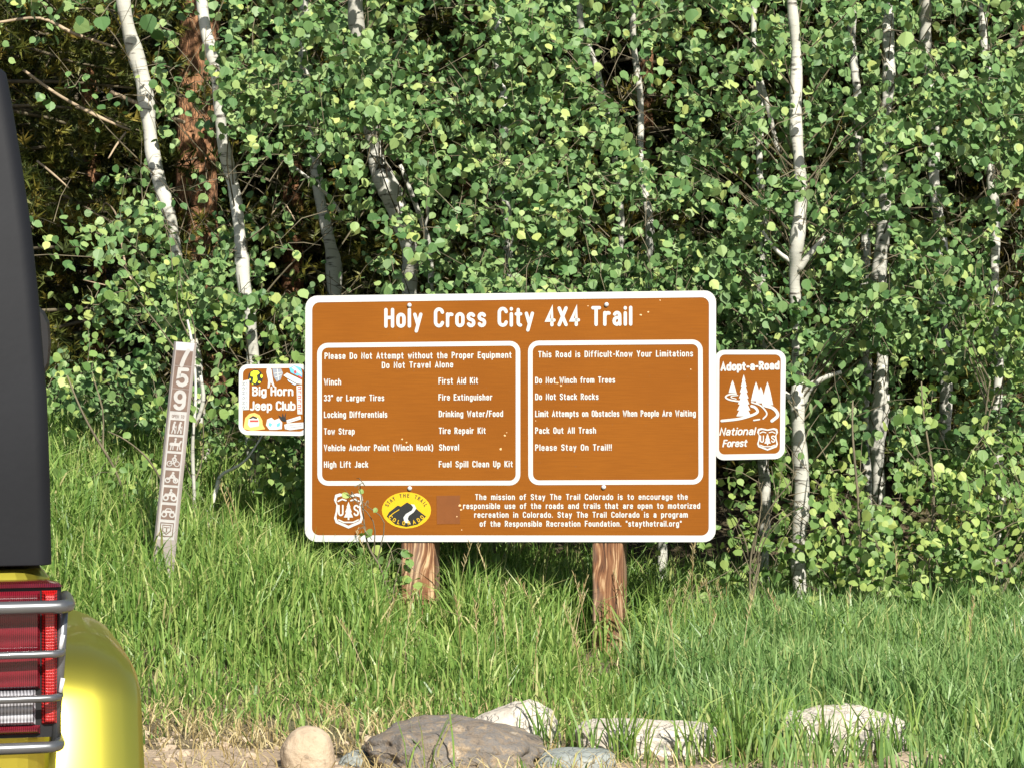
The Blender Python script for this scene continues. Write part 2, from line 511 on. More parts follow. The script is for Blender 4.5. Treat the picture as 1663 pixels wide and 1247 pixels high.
class Flat:
    def __init__(s, sheet, off):
        s.sh = sheet; s.off = off; s.k = 0; s.mb = MB()

    def poly(s, pts):
        o = s.off + s.k * 3e-5; s.k += 1
        s.mb.add([s.sh.at(u, v, o) for u, v in pts], [tuple(range(len(pts)))])

    def stroke(s, pts, w):
        V, Fc = ribbon(pts, w)
        o = s.off + (s.k % 12) * 3e-5; s.k += 1
        s.mb.add([s.sh.at(u, v, o) for u, v in V], Fc)

    def ring(s, outer, inner):
        n = len(outer); o = s.off + s.k * 3e-5; s.k += 1
        V = [s.sh.at(u, v, o) for u, v in outer + inner]
        s.mb.add(V, [(i, (i + 1) % n, n + (i + 1) % n, n + i) for i in range(n)])

    def ell(s, cx, cy, rx, ry, n=28):
        s.poly([(cx + rx * math.cos(2 * math.pi * i / n), cy + ry * math.sin(2 * math.pi * i / n)) for i in range(n)])

    def text(s, txt, x0, y0, x1, y1, cap, w=W_, gap=0.30, space=0.52, slant=0.0, wpx=None):
        """baseline from (x0,y0) to (x1,y1) in pixels; cap height in pixels"""
        pen = 0; items = []
        for ch in txt:
            if ch == ' ': pen += space; continue
            wd, st = G[ch]; items.append((pen, st)); pen += wd + gap
        total = pen - gap
        kx = (x1 - x0) / (total + w); ky = cap / (1 + w)
        wp = wpx or w * ky
        kx = (x1 - x0 - wp) / total
        for px, st in items:
            for q in st:
                s.stroke([(x0 + wp / 2 + (px + x + slant * y) * kx, y0 + (y1 - y0) * (px + x) / total - wp / 2 - y * (cap - wp)) for x, y in q], wp)

    def build(s, name, mat, parent):
        return s.mb.build(name, mat, parent)


def rrect(tl, tr, br, bl, rad, n=6):
    """rounded quad, clockwise from the top-left corner (pixels)"""
    c = [np.array(p, float) for p in (tl, tr, br, bl)]
    out = []
    for i in range(4):
        p, a, b = c[i], c[i - 1], c[(i + 1) % 4]
        ua = (a - p) / np.hypot(*(a - p)); ub = (b - p) / np.hypot(*(b - p))
        cen = p + (ua + ub) * rad
        for k in range(n + 1):
            t = math.pi / 2 * k / n
            out.append(tuple(cen - ub * rad * math.cos(t) - ua * rad * math.sin(t)))
    return out


def slab(sheet, outline, off_front, thick):
    mb = MB(); n = len(outline)
    V = [sheet.at(u, v, off_front) for u, v in outline]
    nb = np.array((sheet.n[0], sheet.n[1], 0)) * thick
    V += [tuple(np.array(p) - nb) for p in V]
    mb.add(V, [tuple(range(n)), tuple(range(2 * n - 1, n - 1, -1))] + [(i, i + n, (i + 1) % n + n, (i + 1) % n) for i in range(n)])
    return mb


def shield(fl_w, fl_b, cx, cy, w, h, b_off=None):
    """forest service style shield: white outline with letters and tree"""
    def sh(k):
        pts = [(-.46, -.46), (-.30, -.50), (0, -.44), (.30, -.50), (.46, -.46), (.50, -.30), (.42, -.16), (.44, .02), (.50, .22), (.44, .36), (.22, .44), (0, .52),
               (-.22, .44), (-.44, .36), (-.50, .22), (-.44, .02), (-.42, -.16), (-.50, -.30)]
        return [(cx + x * w * k, cy + y * h * k) for x, y in pts]
    fl_w.ring(sh(1.0), sh(0.84))
    fl_w.poly([(cx, cy - .26 * h), (cx + .07 * w, cy - .1 * h), (cx + .05 * w, cy - .1 * h), (cx + .12 * w, cy + .05 * h), (cx + .08 * w, cy + .05 * h), (cx + .16 * w, cy + .2 * h), (cx + .03 * w, cy + .2 * h), (cx + .03 * w, cy + .27 * h),
               (cx - .03 * w, cy + .27 * h), (cx - .03 * w, cy + .2 * h), (cx - .16 * w, cy + .2 * h), (cx - .08 * w, cy + .05 * h), (cx - .12 * w, cy + .05 * h), (cx - .05 * w, cy - .1 * h), (cx - .07 * w, cy - .1 * h)])
    fl_w.text('U', cx - .36 * w, cy + .16 * h, cx - .17 * w, cy + .16 * h, .33 * h, wpx=.055 * w)
    fl_w.text('S', cx + .17 * w, cy + .16 * h, cx + .36 * w, cy + .16 * h, .33 * h, wpx=.055 * w)
    fl_w.stroke([(cx - .36 * w, cy - .27 * h), (cx - .22 * w, cy - .33 * h), (cx - .08 * w, cy - .29 * h)], .05 * w)
    fl_w.stroke([(cx + .36 * w, cy - .27 * h), (cx + .22 * w, cy - .33 * h), (cx + .08 * w, cy - .29 * h)], .05 * w)
    fl_w.stroke([(cx - .34 * w, cy + .27 * h), (cx - .16 * w, cy + .34 * h), (cx + .16 * w, cy + .34 * h), (cx + .34 * w, cy + .27 * h)], .05 * w)


# ------------------------------------------------------------------ ground and road
def ground_mat():
    m, nt, b = new_mat('verge_soil')
    v = coords(nt)
    n = noise_tex(nt, v, 1.7, 6); n2 = noise_tex(nt, v, 22, 4)
    c = ramp(nt, n, [(0.3, (0.05, 0.04, 0.02)), (0.55, (0.10, 0.075, 0.04)), (0.75, (0.075, 0.085, 0.03))])
    c = mix(nt, ramp(nt, n2, [(0.5, (0, 0, 0)), (0.7, (0.6, 0.6, 0.6))]), c, (0.19, 0.15, 0.085))
    nt.links.new(c, b.inputs['Base Color']); b.inputs['Roughness'].default_value = 0.95
    bump(nt, b, n2, 0.7, 0.03)
    return m


def dirt_mat():
    m, nt, b = new_mat('road_dirt')
    v = coords(nt)
    n = noise_tex(nt, v, 2.2, 6); vo = nd(nt, 'TexVoronoi', {'Vector': v, 'Scale': 38.0}); n2 = noise_tex(nt, v, 60, 4)
    c = ramp(nt, n, [(0.3, (0.24, 0.175, 0.115)), (0.7, (0.36, 0.28, 0.20))])
    c = mix(nt, ramp(nt, vo.outputs[0], [(0.05, (0.6, 0.6, 0.6)), (0.22, (0, 0, 0))]), c, (0.36, 0.31, 0.25))
    nt.links.new(c, b.inputs['Base Color']); b.inputs['Roughness'].default_value = 0.95
    bump(nt, b, mix(nt, 0.5, n2, vo.outputs[0]), 0.6, 0.02)
    return m


def grid_mesh(name, xs, ys, zf, mat):
    X, Y = np.meshgrid(xs, ys); Z = zf(X, Y)
    V = np.stack([X, Y, Z], -1).reshape(-1, 3)
    nx, ny = len(xs), len(ys)
    i = np.arange(nx * ny).reshape(ny, nx)
    Fq = np.stack([i[:-1, :-1], i[:-1, 1:], i[1:, 1:], i[1:, :-1]], -1).reshape(-1, 4)
    return np_mesh(name, V, Fq, mat, smooth=True)


xs = np.concatenate([np.linspace(-150, -8, 24), np.arange(-7, 7.01, 0.14), np.linspace(8, 150, 24)])
ys = np.concatenate([np.linspace(-60, 8, 18), np.arange(8.4, 18.01, 0.14), np.linspace(19, 220, 60)])
set_props(grid_mesh('ground', xs, ys, terrain, ground_mat()), kind='structure')


def road():
    xs = np.arange(-40, 12.01, 0.2); V = []; Fq = []
    for k, x in enumerate(xs):
        e = 10.55 + 0.12 * math.sin(x * 2.1) + 0.07 * math.sin(x * 6.3 + 1) - 0.5 * float(sstep(-0.9, -0.2, x))
        for y in (-40, 0, 5, 9, 9.6, 10.2, 10.3, 10.4, e):
            V.append((x, y, float(terrain(x, y)) + (0.004 if y < e - 1e-6 else 0.004)))
    n = 9
    for k in range(len(xs) - 1):
        for j in range(n - 1):
            Fq.append((k * n + j, (k + 1) * n + j, (k + 1) * n + j + 1, k * n + j + 1))
    return set_props(np_mesh('dirt_road', V, Fq, dirt_mat(), smooth=True), kind='structure')


road()


# ------------------------------------------------------------------ grass (stuff)
def blades(name, xy, height, width, bend, mat, label, lean=None):
    n = len(xy); z0 = terrain(xy[:, 0], xy[:, 1])
    base = np.stack([xy[:, 0], xy[:, 1], z0 - 0.01], -1)
    az = rng.uniform(0, 2 * np.pi, n); face = rng.uniform(0, 2 * np.pi, n)
    d = np.stack([np.cos(az), np.sin(az), np.zeros(n)], -1)
    if lean is not None: d = d + lean
    sdir = np.stack([np.cos(face), np.sin(face), np.zeros(n)], -1)
    V = np.zeros((n, 7, 3))
    for k, (t, wk) in enumerate(((0.0, 0.8), (0.38, 1.0), (0.74, 0.7))):
        c = base + np.stack([np.zeros(n), np.zeros(n), height * (t - 0.35 * np.clip(bend, 0, 1.4) * t * t * 0.6)], -1) + d * (height * bend * t * t * 0.75)[:, None]
        V[:, 2 * k] = c - sdir * (width * wk / 2)[:, None]; V[:, 2 * k + 1] = c + sdir * (width * wk / 2)[:, None]
    V[:, 6] = base + np.stack([np.zeros(n), np.zeros(n), height * (1 - 0.35 * np.clip(bend, 0, 1.4) * 0.85)], -1) + d * (height * bend * 0.95)[:, None]
    i = (np.arange(n) * 7)[:, None]
    Q = np.concatenate([i + np.array([[0, 1, 3, 2]]), i + np.array([[2, 3, 5, 4]])]); T = i + np.array([[4, 5, 6]])
    o = np_mesh(name, V.reshape(-1, 3), [Q, T], mat)
    set_props(o, label, 'grass', kind='stuff')
    return o


def snoise(x, y, sc, seed=0.0):
    return (np.sin(x * sc * 1.7 + seed) * np.cos(y * sc * 2.3 + seed * 2) + np.sin((x + y) * sc * 3.1 + seed * 3) * 0.6 + np.sin((x * 1.3 - y) * sc * 5.3 + seed) * 0.35) / 1.6


def scatter(n, x0, x1, y0, y1):
    return np.stack([rng.uniform(x0, x1, n), rng.uniform(y0, y1, n)], -1)


def pxof(xy): return CX + xy[:, 0] / xy[:, 1] * F


def jeep_clear(xy): return ~((xy[:, 1] < 9.6) & (xy[:, 0] < -0.2))


# green meadow grass
q = scatter(150000, -3.6, 3.4, 9.5, 16.2)
px = pxof(q)
clump = snoise(q[:, 0], q[:, 1], 2.2, 1.0)
left = 1 - sstep(420, 760, px)
dirt_edge = 10.42 + 0.2 * np.sin(q[:, 0] * 4)
prob = np.where(left > 0.3, sstep(0, 1.0, q[:, 1] - dirt_edge) * 0.95 + 0.06 * sstep(-0.25, 0, q[:, 1] - dirt_edge), 0.85)
prob = prob * (0.30 + 0.75 * sstep(-0.55, 0.35, clump + 0.5 * snoise(q[:, 0], q[:, 1], 6.5, 5))) * (1 - 0.84 * sstep(1000, 1250, px)) * (1 - 0.75 * sstep(14.2, 15.2, q[:, 1]) * sstep(250, 480, px))
prob = np.where((q[:, 1] < 10.62) & (px > 430) & (px < 1500), prob * np.where(px > 1185, 0.3, 0.07), prob)
q = q[(rng.random(len(q)) < prob) & jeep_clear(q)]
px = pxof(q)
h = 0.075 + 0.19 * sstep(10.6, 12.6, q[:, 1]) + 0.05 * snoise(q[:, 0], q[:, 1], 1.5, 4)
h = np.where((px > 930) & (px < 1050) & (q[:, 1] > 11.5) & (q[:, 1] < 12.98), h * 0.27, h); h = np.where((px > 625) & (px < 735) & (q[:, 1] > 11.9) & (q[:, 1] < 13.25), h * 0.45, h)
h = np.clip(h, 0.05, None) * rng.uniform(0.55, 1.45, len(q))
blades('grass', q, h, rng.uniform(0.005, 0.0115, len(q)), rng.uniform(0.05, 0.95, len(q)) ** 1.2, M['grass'], 'mixed green meadow grass growing along the verge under the signs')
# tall bluish grass on the right
q = scatter(72000, 0.2, 3.6, 9.6, 15.3)
px = pxof(q)
prob = sstep(980, 1230, px) * (0.75 + 0.3 * snoise(q[:, 0], q[:, 1], 3, 2)) * (1 - 0.72 * sstep(13.3, 14.0, q[:, 1]))
prob = np.where((q[:, 1] < 10.7) & (px < 1240), prob * 0.06, prob)
prob = np.where((q[:, 1] < 10.55) & (px > 1250) & (px < 1490), prob * 0.26, prob)
prob = np.where((q[:, 1] < 10.42) & (px < 1600), prob * 0.42, prob)
q = q[rng.random(len(q)) < prob]
h = (0.25 + 0.06 * snoise(q[:, 0], q[:, 1], 1.3, 7)) * rng.uniform(0.6, 1.35, len(q)) * (0.72 + 0.28 * sstep(10.2, 11, q[:, 1]))
blades('tall_grass', q, h, rng.uniform(0.007, 0.0135, len(q)), rng.uniform(0.05, 0.6, len(q)), M['tall_grass'], 'tall blue-green upright grass right of the big sign')
# dry straw
q = scatter(42000, -3.4, 2.6, 9.7, 13.4)
px = pxof(q)
front = 1 - sstep(10.7, 11.9, q[:, 1])
prob = (0.07 + 0.78 * front) * (1 - 0.85 * sstep(900, 1200, px)) * (0.5 + 0.6 * sstep(-0.3, 0.7, snoise(q[:, 0], q[:, 1], 2.7, 3)))
prob = np.where((px < 560) & (q[:, 1] < 10.45), prob * 0.45, prob)
q = q[(rng.random(len(q)) < prob) & jeep_clear(q)]
blades('dry_grass', q, rng.uniform(0.04, 0.14, len(q)), rng.uniform(0.003, 0.006, len(q)), rng.uniform(0.4, 1.6, len(q)), M['dry'], 'short straw coloured dry grass at the road edge')


def seed_stalks():
    mb = MB()
    for k in range(55):
        px_ = random.choice([random.uniform(600, 1150), random.uniform(250, 1650)]); d = random.uniform(11.2, 14.4)
        g = ground_pt(px_, d)
        if d < 9.7: continue
        hgt = random.uniform(0.3, 0.5); a = random.uniform(0, 6.28); b = random.uniform(0.02, 0.14)
        pts = [g + np.array((math.cos(a) * b * t * t, math.sin(a) * b * t * t, hgt * t)) for t in (0, .4, .75, 1)]
        mb.tube(pts, [0.0016, 0.0014, 0.0012, 0.0008], 4)
        for j in range(12):
            t = 0.72 + 0.28 * j / 12
            c = g + np.array((math.cos(a) * b * t * t, math.sin(a) * b * t * t, hgt * t)); e = random.uniform(0, 6.28)
            dirv = np.array((math.cos(e) * 0.5, math.sin(e) * 0.5, 1)) * random.uniform(0.015, 0.03)
            mb.tube([c, c + dirv * 0.5, c + dirv], [0.0010, 0.0019, 0.0006], 4)
    return set_props(mb.build('seed_grass', M['dry'], None), 'thin pale grass stalks with seed heads around the sign posts', 'grass', kind='stuff')


seed_stalks()

# ------------------------------------------------------------------ main sign
MS = Sheet(496, 13.26, 1163, 12.94)
sb = MS.at(829, 1075, 0)
bx, by = sb[0], sb[1]
big = thing('trail_sign', 'large brown trail information sign with white border on two timber posts', 'sign', (bx, by, float(terrain(bx, by))))
outer = rrect((496, 480.8), (1163, 472), (1162.3, 879.6), (495, 879), 19)
inner = rrect((507, 491.5), (1151.5, 483), (1151, 869), (506.5, 868.5), 12)
panel = slab(MS, outer, 0.0, 0.004).build('sign_panel', M['brown'], big)
fl = Flat(MS, 0.0012); fl.ring(outer, inner); fl.build('border', M['white'], panel)
for (tl, tr, br, bl) in (((515, 557.5), (845, 554), (845, 787.5), (515.5, 788)), ((857.5, 553.8), (1141.2, 551.6), (1142, 786), (858, 787))):
    o_ = rrect(tl, tr, br, bl, 17)
    i_ = rrect((tl[0] + 7.5, tl[1] + 7.5), (tr[0] - 7.5, tr[1] + 7.5), (br[0] - 7.5, br[1] - 7.5), (bl[0] + 7.5, bl[1] - 7.5), 10)
    fl = Flat(MS, 0.0012); fl.ring(o_, i_); fl.build('panel_outline', M['white'], panel)
fl = Flat(MS, 0.0016)
fl.text('Holy Cross City 4X4 Trail', 624, 533, 1027, 529.5, 32.5, gap=.36, space=.62, wpx=5.5)
fl.build('title_lettering', M['white'], panel)
LW = 1.75
for t, x0, y0, x1, y1 in (('Please Do Not Attempt without the Proper Equipment', 527, 583.6, 831, 581.8), ('Do Not Travel Alone', 620, 598.4, 736, 597.2), ('Winch', 526, 625.4, 554, 625.2), ('First Aid Kit', 712, 623.8, 776.5, 623.2),
                          ('33" or Larger Tires', 526, 651.4, 624, 651), ('Fire Extinguisher', 712, 650.2, 799.5, 649.8), ('Locking Differentials', 526, 678.2, 629, 677.8), ('Drinking Water/Food', 712.5, 677, 817, 676.6), ('Tow Strap', 526, 705.4, 576, 705.2),
                          ('Tire Repair Kit', 712.5, 704.4, 789, 704), ('Vehicle Anchor Point (Winch Hook)', 526, 732, 703.5, 731.4), ('Shovel', 713, 731.4, 745.5, 731.2), ('High Lift Jack', 526, 759, 598, 758.8), ('Fuel Spill Clean Up Kit', 712.5, 758.6, 833, 758.2)):
    fl = Flat(MS, 0.0016); fl.text(t, x0, y0, x1, y1, 10.6, wpx=LW, gap=.36, space=.62); fl.build('text_line', M['white'], panel)
for t, x0, y0, x1, y1 in (('This Road is Difficult-Know Your Limitations', 874, 581, 1125.5, 579.4), ('Do Not Winch from Trees', 869, 622.8, 999, 622), ('Do Not Stack Rocks', 869, 649.4, 972, 649), ('Limit Attempts on Obstacles When People Are Waiting', 869, 676.8, 1130, 676),
                          ('Pack Out All Trash', 869, 704, 968, 703.6), ('Please Stay On Trail!!', 869, 731.6, 993.5, 731.2)):
    fl = Flat(MS, 0.0016); fl.text(t, x0, y0, x1, y1, 10.6, wpx=LW, gap=.36, space=.62); fl.build('text_line', M['white'], panel)
for t, x0, y0, x1, y1 in (('The mission of Stay The Trail Colorado is to encourage the', 771.5, 811.4, 1117, 811), ('responsible use of the roads and trails that are open to motorized', 752, 826, 1137, 825.6), ('recreation in Colorado. Stay The Trail Colorado is a program', 770, 840.2, 1117, 840), ('of the Responsible Recreation Foundation. "staythetrail.org"', 779, 854.8, 1107, 854.6)):
    fl = Flat(MS, 0.0016); fl.text(t, x0, y0, x1, y1, 9.8, wpx=1.7, gap=.36, space=.72); fl.build('text_line', M['white'], panel)
fl = Flat(MS, 0.0016); shield(fl, None, 566, 828.5, 47, 56); fl.build('shield_emblem', M['white'], panel)
fl = Flat(MS, 0.0012); fl.poly([(709, 804.5), (747, 804), (747, 850), (709.5, 850.5)]); fl.build('faded_patch', M['patch'], panel)
# oval sticker
fl = Flat(MS, 0.0012); fl.ell(660, 828, 40, 29.5); ovs = fl.build('oval_sticker', M['yellow'], panel)
set_props(ovs, 'yellow oval sticker with a black mountain and white road')
fl = Flat(MS, 0.0018)
fl.poly([(632, 831), (646, 820), (651, 822), (661, 815), (668, 819), (684, 832), (692, 838), (678, 851), (660, 855), (642, 851), (628, 838)])
for i, ch in enumerate('STAY THE TRAIL'):
    if ch == ' ': continue
    a = R(200 + 140 * i / 13.0)
    cx_, cy_ = 660 + 33.5 * math.cos(a), 828 + 24 * math.sin(a)
    tx, ty = -math.sin(a) * 33.5, math.cos(a) * 24; L = math.hypot(tx, ty); tx /= L; ty /= L
    wd, st = G[ch]
    for sgm in st:
        fl.stroke([(cx_ + tx * ((x - wd / 2) * 6.2) + ty * (y - .5) * 5.4, cy_ + ty * ((x - wd / 2) * 6.2) - tx * (y - .5) * 5.4) for x, y in sgm], 1.05)
fl.build('sticker_print', M['black'], ovs)
fl = Flat(MS, 0.0026)
fl.poly([(667, 818), (671, 823), (669, 828), (659, 834), (655, 840), (657, 848), (667, 850), (662, 842), (664, 837), (672, 831), (676, 825), (673, 819)])
fl.build('sticker_road', M['white'], ovs)
fl = Flat(MS, 0.0026)
for i, ch in enumerate('COLORADO'):
    a = R(145 - 110 * i / 7.0)
    cx_, cy_ = 660 + 31 * math.cos(a), 826 + 23 * math.sin(a)
    tx, ty = math.sin(a) * 31, -math.cos(a) * 23; L = math.hypot(tx, ty); tx /= L; ty /= L
    wd, st = G[ch]
    for sgm in st:
        fl.stroke([(cx_ + tx * ((x - wd / 2) * 7) + ty * (y - .5) * 5.4, cy_ + ty * ((x - wd / 2) * 7) - tx * (y - .5) * 5.4) for x, y in sgm], 1.2)
fl.stroke([(632, 838), (640, 832), (648, 827)], 1.2)
fl.build('sticker_lettering', M['yellow'], ovs)
fl = Flat(MS, 0.0013)
for u, v, s_ in ((1041, 511.5, 2), (1053, 507, 1.6), (1072, 488, 1.2), (905, 622, 2.2), (911, 626, 1.8), (813, 729, 2.2), (820, 707, 1.8), (823, 702, 1.1), (653, 713, 1.6), (660, 718, 1.5), (747, 820, 2.6), (749, 827, 1.8), (742, 838, 1.2), (1122, 600, 1.2), (955, 497, 1.2), (750, 860, 1.0), (870, 683, 1.0)):
    fl.poly([(u + s_ * random.uniform(.6, 1.3) * math.cos(a), v + s_ * random.uniform(.5, 1.1) * math.sin(a)) for a in np.linspace(0, 6.28, 8)[:-1]])
fl.build('paint_chips', M['chip'], panel)
# posts behind the panel, turned with it
nrm = np.array((MS.n[0], MS.n[1], 0)); tng = np.array((-MS.n[1], MS.n[0], 0.0))
if tng[0] < 0: tng = -tng
for (u0, u1, vb) in ((652, 705, 990), (962, 1011, 1075)):
    mb = MB(); top = MS.at((u0 + u1) / 2, 486, -0.006)
    rings = []
    for k, v in enumerate(np.linspace(486, 1140, 26)):
        a = np.array(MS.at(u0, v, -0.006)); b = np.array(MS.at(u1, v, -0.006))
        t_ = tng * 1.0
        wob = 0.0012 * math.sin(v * 0.021 + u0)
        wdt = np.linalg.norm(b - a)
        a = a + t_ * wob
        bev = 0.006; dep = 0.14
        loop = [a + t_ * bev, a + t_ * (wdt - bev), a + t_ * wdt - nrm * bev, a + t_ * wdt - nrm * (dep - bev), a + t_ * (wdt - bev) - nrm * dep, a + t_ * bev - nrm * dep, a - nrm * (dep - bev), a - nrm * bev]
        rings.append(loop)
    mb.loft(rings)
    mb.build('post', M['timber'], big)
for u, v in ((665, 496), (985, 495), (665.5, 792.5), (980.5, 790.5)):
    mb = MB(); c = np.array(MS.at(u, v, 0.002)); rr = 0.0105; rings = []
    for k, (h_, rf) in enumerate(((0, 1), (0.004, .95), (0.007, .7), (0.0085, .2))):
        rings.append([c + nrm * h_ + rr * rf * (tng * math.cos(a) + np.array((0, 0, 1)) * math.sin(a)) for a in np.linspace(0, 2 * math.pi, 13)[:-1]])
    mb.loft(rings); mb.build('bolt', M['bolt'], panel, smooth=True)

# ------------------------------------------------------------------ adopt-a-road sign (behind the right edge)
AS = Sheet(1160, 13.02, 1277, 12.96)
ab = AS.at(1219, 657, 0)
ado = thing('road_sign', 'small upright brown sign with white pines and winding road, right of big sign', 'sign', ab)
outer = rrect((1160.5, 568.5), (1276.5, 568.5), (1274.5, 744.5), (1160, 747), 16)
inner = rrect((1168.5, 576), (1268, 576), (1266.5, 736), (1167.5, 737.5), 9)
apanel = slab(AS, outer, 0, 0.003).build('sign_panel', M['brown'], ado)
fl = Flat(AS, 0.0012); fl.ring(outer, inner); fl.build('border', M['white'], apanel)


def zz(x, y): return (1140 + x / 5.94, 550 + y / 5.94)


fl = Flat(AS, 0.0016)
fl.text('Adopt-a-Road', 1170, 603, 1266, 600.5, 14.5, wpx=3.3, gap=.30)
fl.build('title_lettering', M['white'], apanel)
fl = Flat(AS, 0.0016)


def conifer(ax, ay, by_, hw, jag):
    n = 7 if jag else 4; L_ = []; R_ = []
    for i in range(n):
        t = (i + 1) / n; y = ay + (by_ - ay) * t; w_ = hw * t ** 0.75
        L_ += [(ax - w_, y), (ax - w_ * (0.68 if jag else 0.97), y + 1)]; R_ += [(ax + w_, y), (ax + w_ * (0.68 if jag else 0.97), y + 1)]
    return [zz(*p) for p in [(ax, ay)] + R_ + L_[::-1]]


fl.poly(conifer(403, 345, 745, 72, True)); fl.poly(conifer(295, 400, 520, 38, False)); fl.poly(conifer(522, 415, 600, 50, False)); fl.poly(conifer(567, 460, 620, 48, False)); fl.poly(conifer(632, 415, 638, 55, False))
for pts, w_ in (([(190, 790), (350, 772), (470, 740), (528, 712), (535, 690), (510, 660), (478, 648)], 4.2), ([(480, 612), (560, 640), (612, 690), (625, 730), (590, 770)], 2.4), ([(500, 785), (555, 776)], 2.4), ([(600, 640), (680, 665), (722, 705), (728, 745), (675, 790)], 5.2),
                ([(330, 530), (260, 538), (228, 562), (270, 588), (380, 606)], 2.6), ([(345, 545), (290, 552), (283, 566), (330, 580)], 1.6)):
    fl.stroke([zz(*p) for p in catmull(pts, 4)] if len(pts) > 2 else [zz(*p) for p in pts], w_)
fl.build('forest_emblem', M['white'], apanel)
fl = Flat(AS, 0.0016)
fl.text('National', 1168, 707, 1226, 706, 13, wpx=2.3, gap=.22, slant=.18); fl.build('text_line', M['white'], apanel); fl = Flat(AS, 0.0016); fl.text('Forest', 1173, 726, 1213, 725, 12.5, wpx=2.3, gap=.22, slant=.18)
fl.build('text_line', M['white'], apanel)
fl = Flat(AS, 0.0016); shield(fl, None, 1246.5, 712.5, 34, 36); fl.build('shield_emblem', M['white'], apanel)
mb = MB()
for v in (610, 700):
    a = np.array(AS.at(1100, v, -0.012)); b = np.array(AS.at(1245, v, -0.006)); c = np.array((0, 0, 0.02)); dpt = np.array((0, 0.012, 0))
    mb.add([a - c, b - c, b + c, a + c, a - c + dpt, b - c + dpt, b + c + dpt, a + c + dpt], [(0, 1, 2, 3), (4, 7, 6, 5), (0, 4, 5, 1), (1, 5, 6, 2), (2, 6, 7, 3), (3, 7, 4, 0)])
mb.build('bracket', M['alu'], ado)

# ------------------------------------------------------------------ club sign (behind the left edge)
BS = Sheet(388, 13.31, 500, 13.285)
bb = BS.at(442, 650, 0)
clb = thing('club_sign', 'small square brown club sign covered in stickers, left of the big sign', 'sign', bb)
outer = rrect((388, 592), (501, 591), (501, 707.5), (387.5, 705.5), 14)
inner = rrect((394.5, 598.5), (495, 597.5), (495, 700.5), (394, 699), 9)
cpanel = slab(BS, outer, 0, 0.003).build('sign_panel', M['brown'], clb)
fl = Flat(BS, 0.0010); fl.ring(outer, inner); fl.build('border', M['white'], cpanel)


def yy(x, y): return (370 + x / 8.314, 570 + y / 8.314)


fl = Flat(BS, 0.0016)
fl.text('Big Horn', 409.5, 643, 476.5, 643, 15.5, wpx=3.0, gap=.26, space=.36); fl.build('text_line', M['white'], cpanel); fl = Flat(BS, 0.0016); fl.text('Jeep Club', 406, 666.5, 480, 666.5, 15.5, wpx=3.0, gap=.26, space=.36)
fl.build('text_line', M['white'], cpanel)


def sticker(name, polys, mat, off=0.0016):
    fl_ = Flat(BS, off)
    for p in polys: fl_.poly([yy(*q) for q in p])
    return fl_.build(name, M[mat], cpanel)


def circ(x, y, a, b, n=16): return [(x + a * math.cos(t), y + b * math.sin(t)) for t in np.linspace(0, 2 * math.pi, n + 1)[:-1]]


sticker('round_sticker', [circ(375, 355, 100, 105)], 'black')
sticker('round_sticker_print', [[(310, 290), (350, 265), (410, 270), (430, 300), (390, 330), (400, 390), (370, 440), (335, 420), (345, 350), (305, 340)], circ(455, 340, 16, 26, 8), circ(425, 420, 20, 14, 8), circ(300, 385, 10, 16, 8), [(320, 430), (350, 450), (330, 455)]], 'acid', 0.0022)
sticker('emblem_sticker', [[(600, 235), (720, 240), (745, 300), (710, 390), (660, 415), (620, 350)]], 'greypr')
sticker('figure_sticker', [[(525, 240), (560, 215), (590, 250), (600, 330), (610, 400), (640, 500), (610, 480), (580, 420), (560, 500), (535, 500), (545, 400), (520, 290)]], 'white', 0.0019)
sticker('emblem_lines', [[(620, 300), (735, 285), (735, 293), (622, 310)], [(640, 350), (725, 320), (725, 328), (642, 360)], [(660, 240), (672, 240), (690, 395), (680, 398)]], 'white', 0.0024)
sticker('striped_sticker', [[(830, 230), (900, 195), (985, 225), (1005, 300), (1000, 360), (930, 330), (850, 290)]], 'blue')
sticker('striped_sticker_band', [[(750, 330), (800, 295), (1000, 390), (1000, 450), (930, 440), (790, 360)], [(860, 230), (900, 205), (990, 290), (1000, 330), (940, 290)]], 'white', 0.0022)
sticker('striped_sticker_edge', [[(800, 380), (930, 450), (900, 460), (820, 410)]], 'paleblue', 0.0024)
sticker('striped_sticker_spot', [[(890, 270), (920, 262), (930, 300), (900, 310)], [(950, 325), (995, 350), (990, 380), (950, 350)]], 'redpr', 0.0026)
sticker('strip_sticker', [[(212, 400), (290, 385), (285, 790), (180, 795), (185, 430)]], 'white', 0.0018)
fl = Flat(BS, 0.0024)
for k in range(6):
    y_ = 440 + 64 * k
    fl.stroke([yy(*p) for p in ([(195, y_), (215, y_ - 18), (232, y_), (215, y_ + 18), (200, y_ + 16)] if k % 2 else [(195, y_ - 15), (230, y_ - 15), (198, y_ + 14), (232, y_ + 14)])], 1.2)
    fl.stroke([yy(*p) for p in [(252, y_ - 20), (262, y_ + 18)]], 0.9)
fl.build('strip_print', M['greypr'], cpanel)
sticker('side_sticker', [[(925, 470), (1000, 460), (1005, 850), (940, 850)]], 'white', 0.0018)
fl = Flat(BS, 0.0024)
for k in range(6):
    y_ = 500 + 60 * k
    fl.stroke([yy(*p) for p in [(950, y_ - 15), (985, y_ - 15), (985, y_ + 12), (950, y_ + 12)][: 4 - k % 2]], 1.1)
fl.build('side_print', M['redpr'], cpanel)
sticker('arch_sticker', [[(215, 1010), (235, 900), (290, 845), (360, 830), (425, 860), (465, 930), (470, 990), (505, 1050), (330, 1075), (215, 1050)]], 'orange')
sticker('arch_sticker_centre', [[(270, 990), (280, 920), (340, 880), (410, 900), (425, 960), (420, 1010), (300, 1030)]], 'white', 0.0020)
sticker('arch_sticker_print', [[(285, 905), (340, 872), (400, 895), (390, 915), (340, 900), (300, 915)]], 'black', 0.0024)
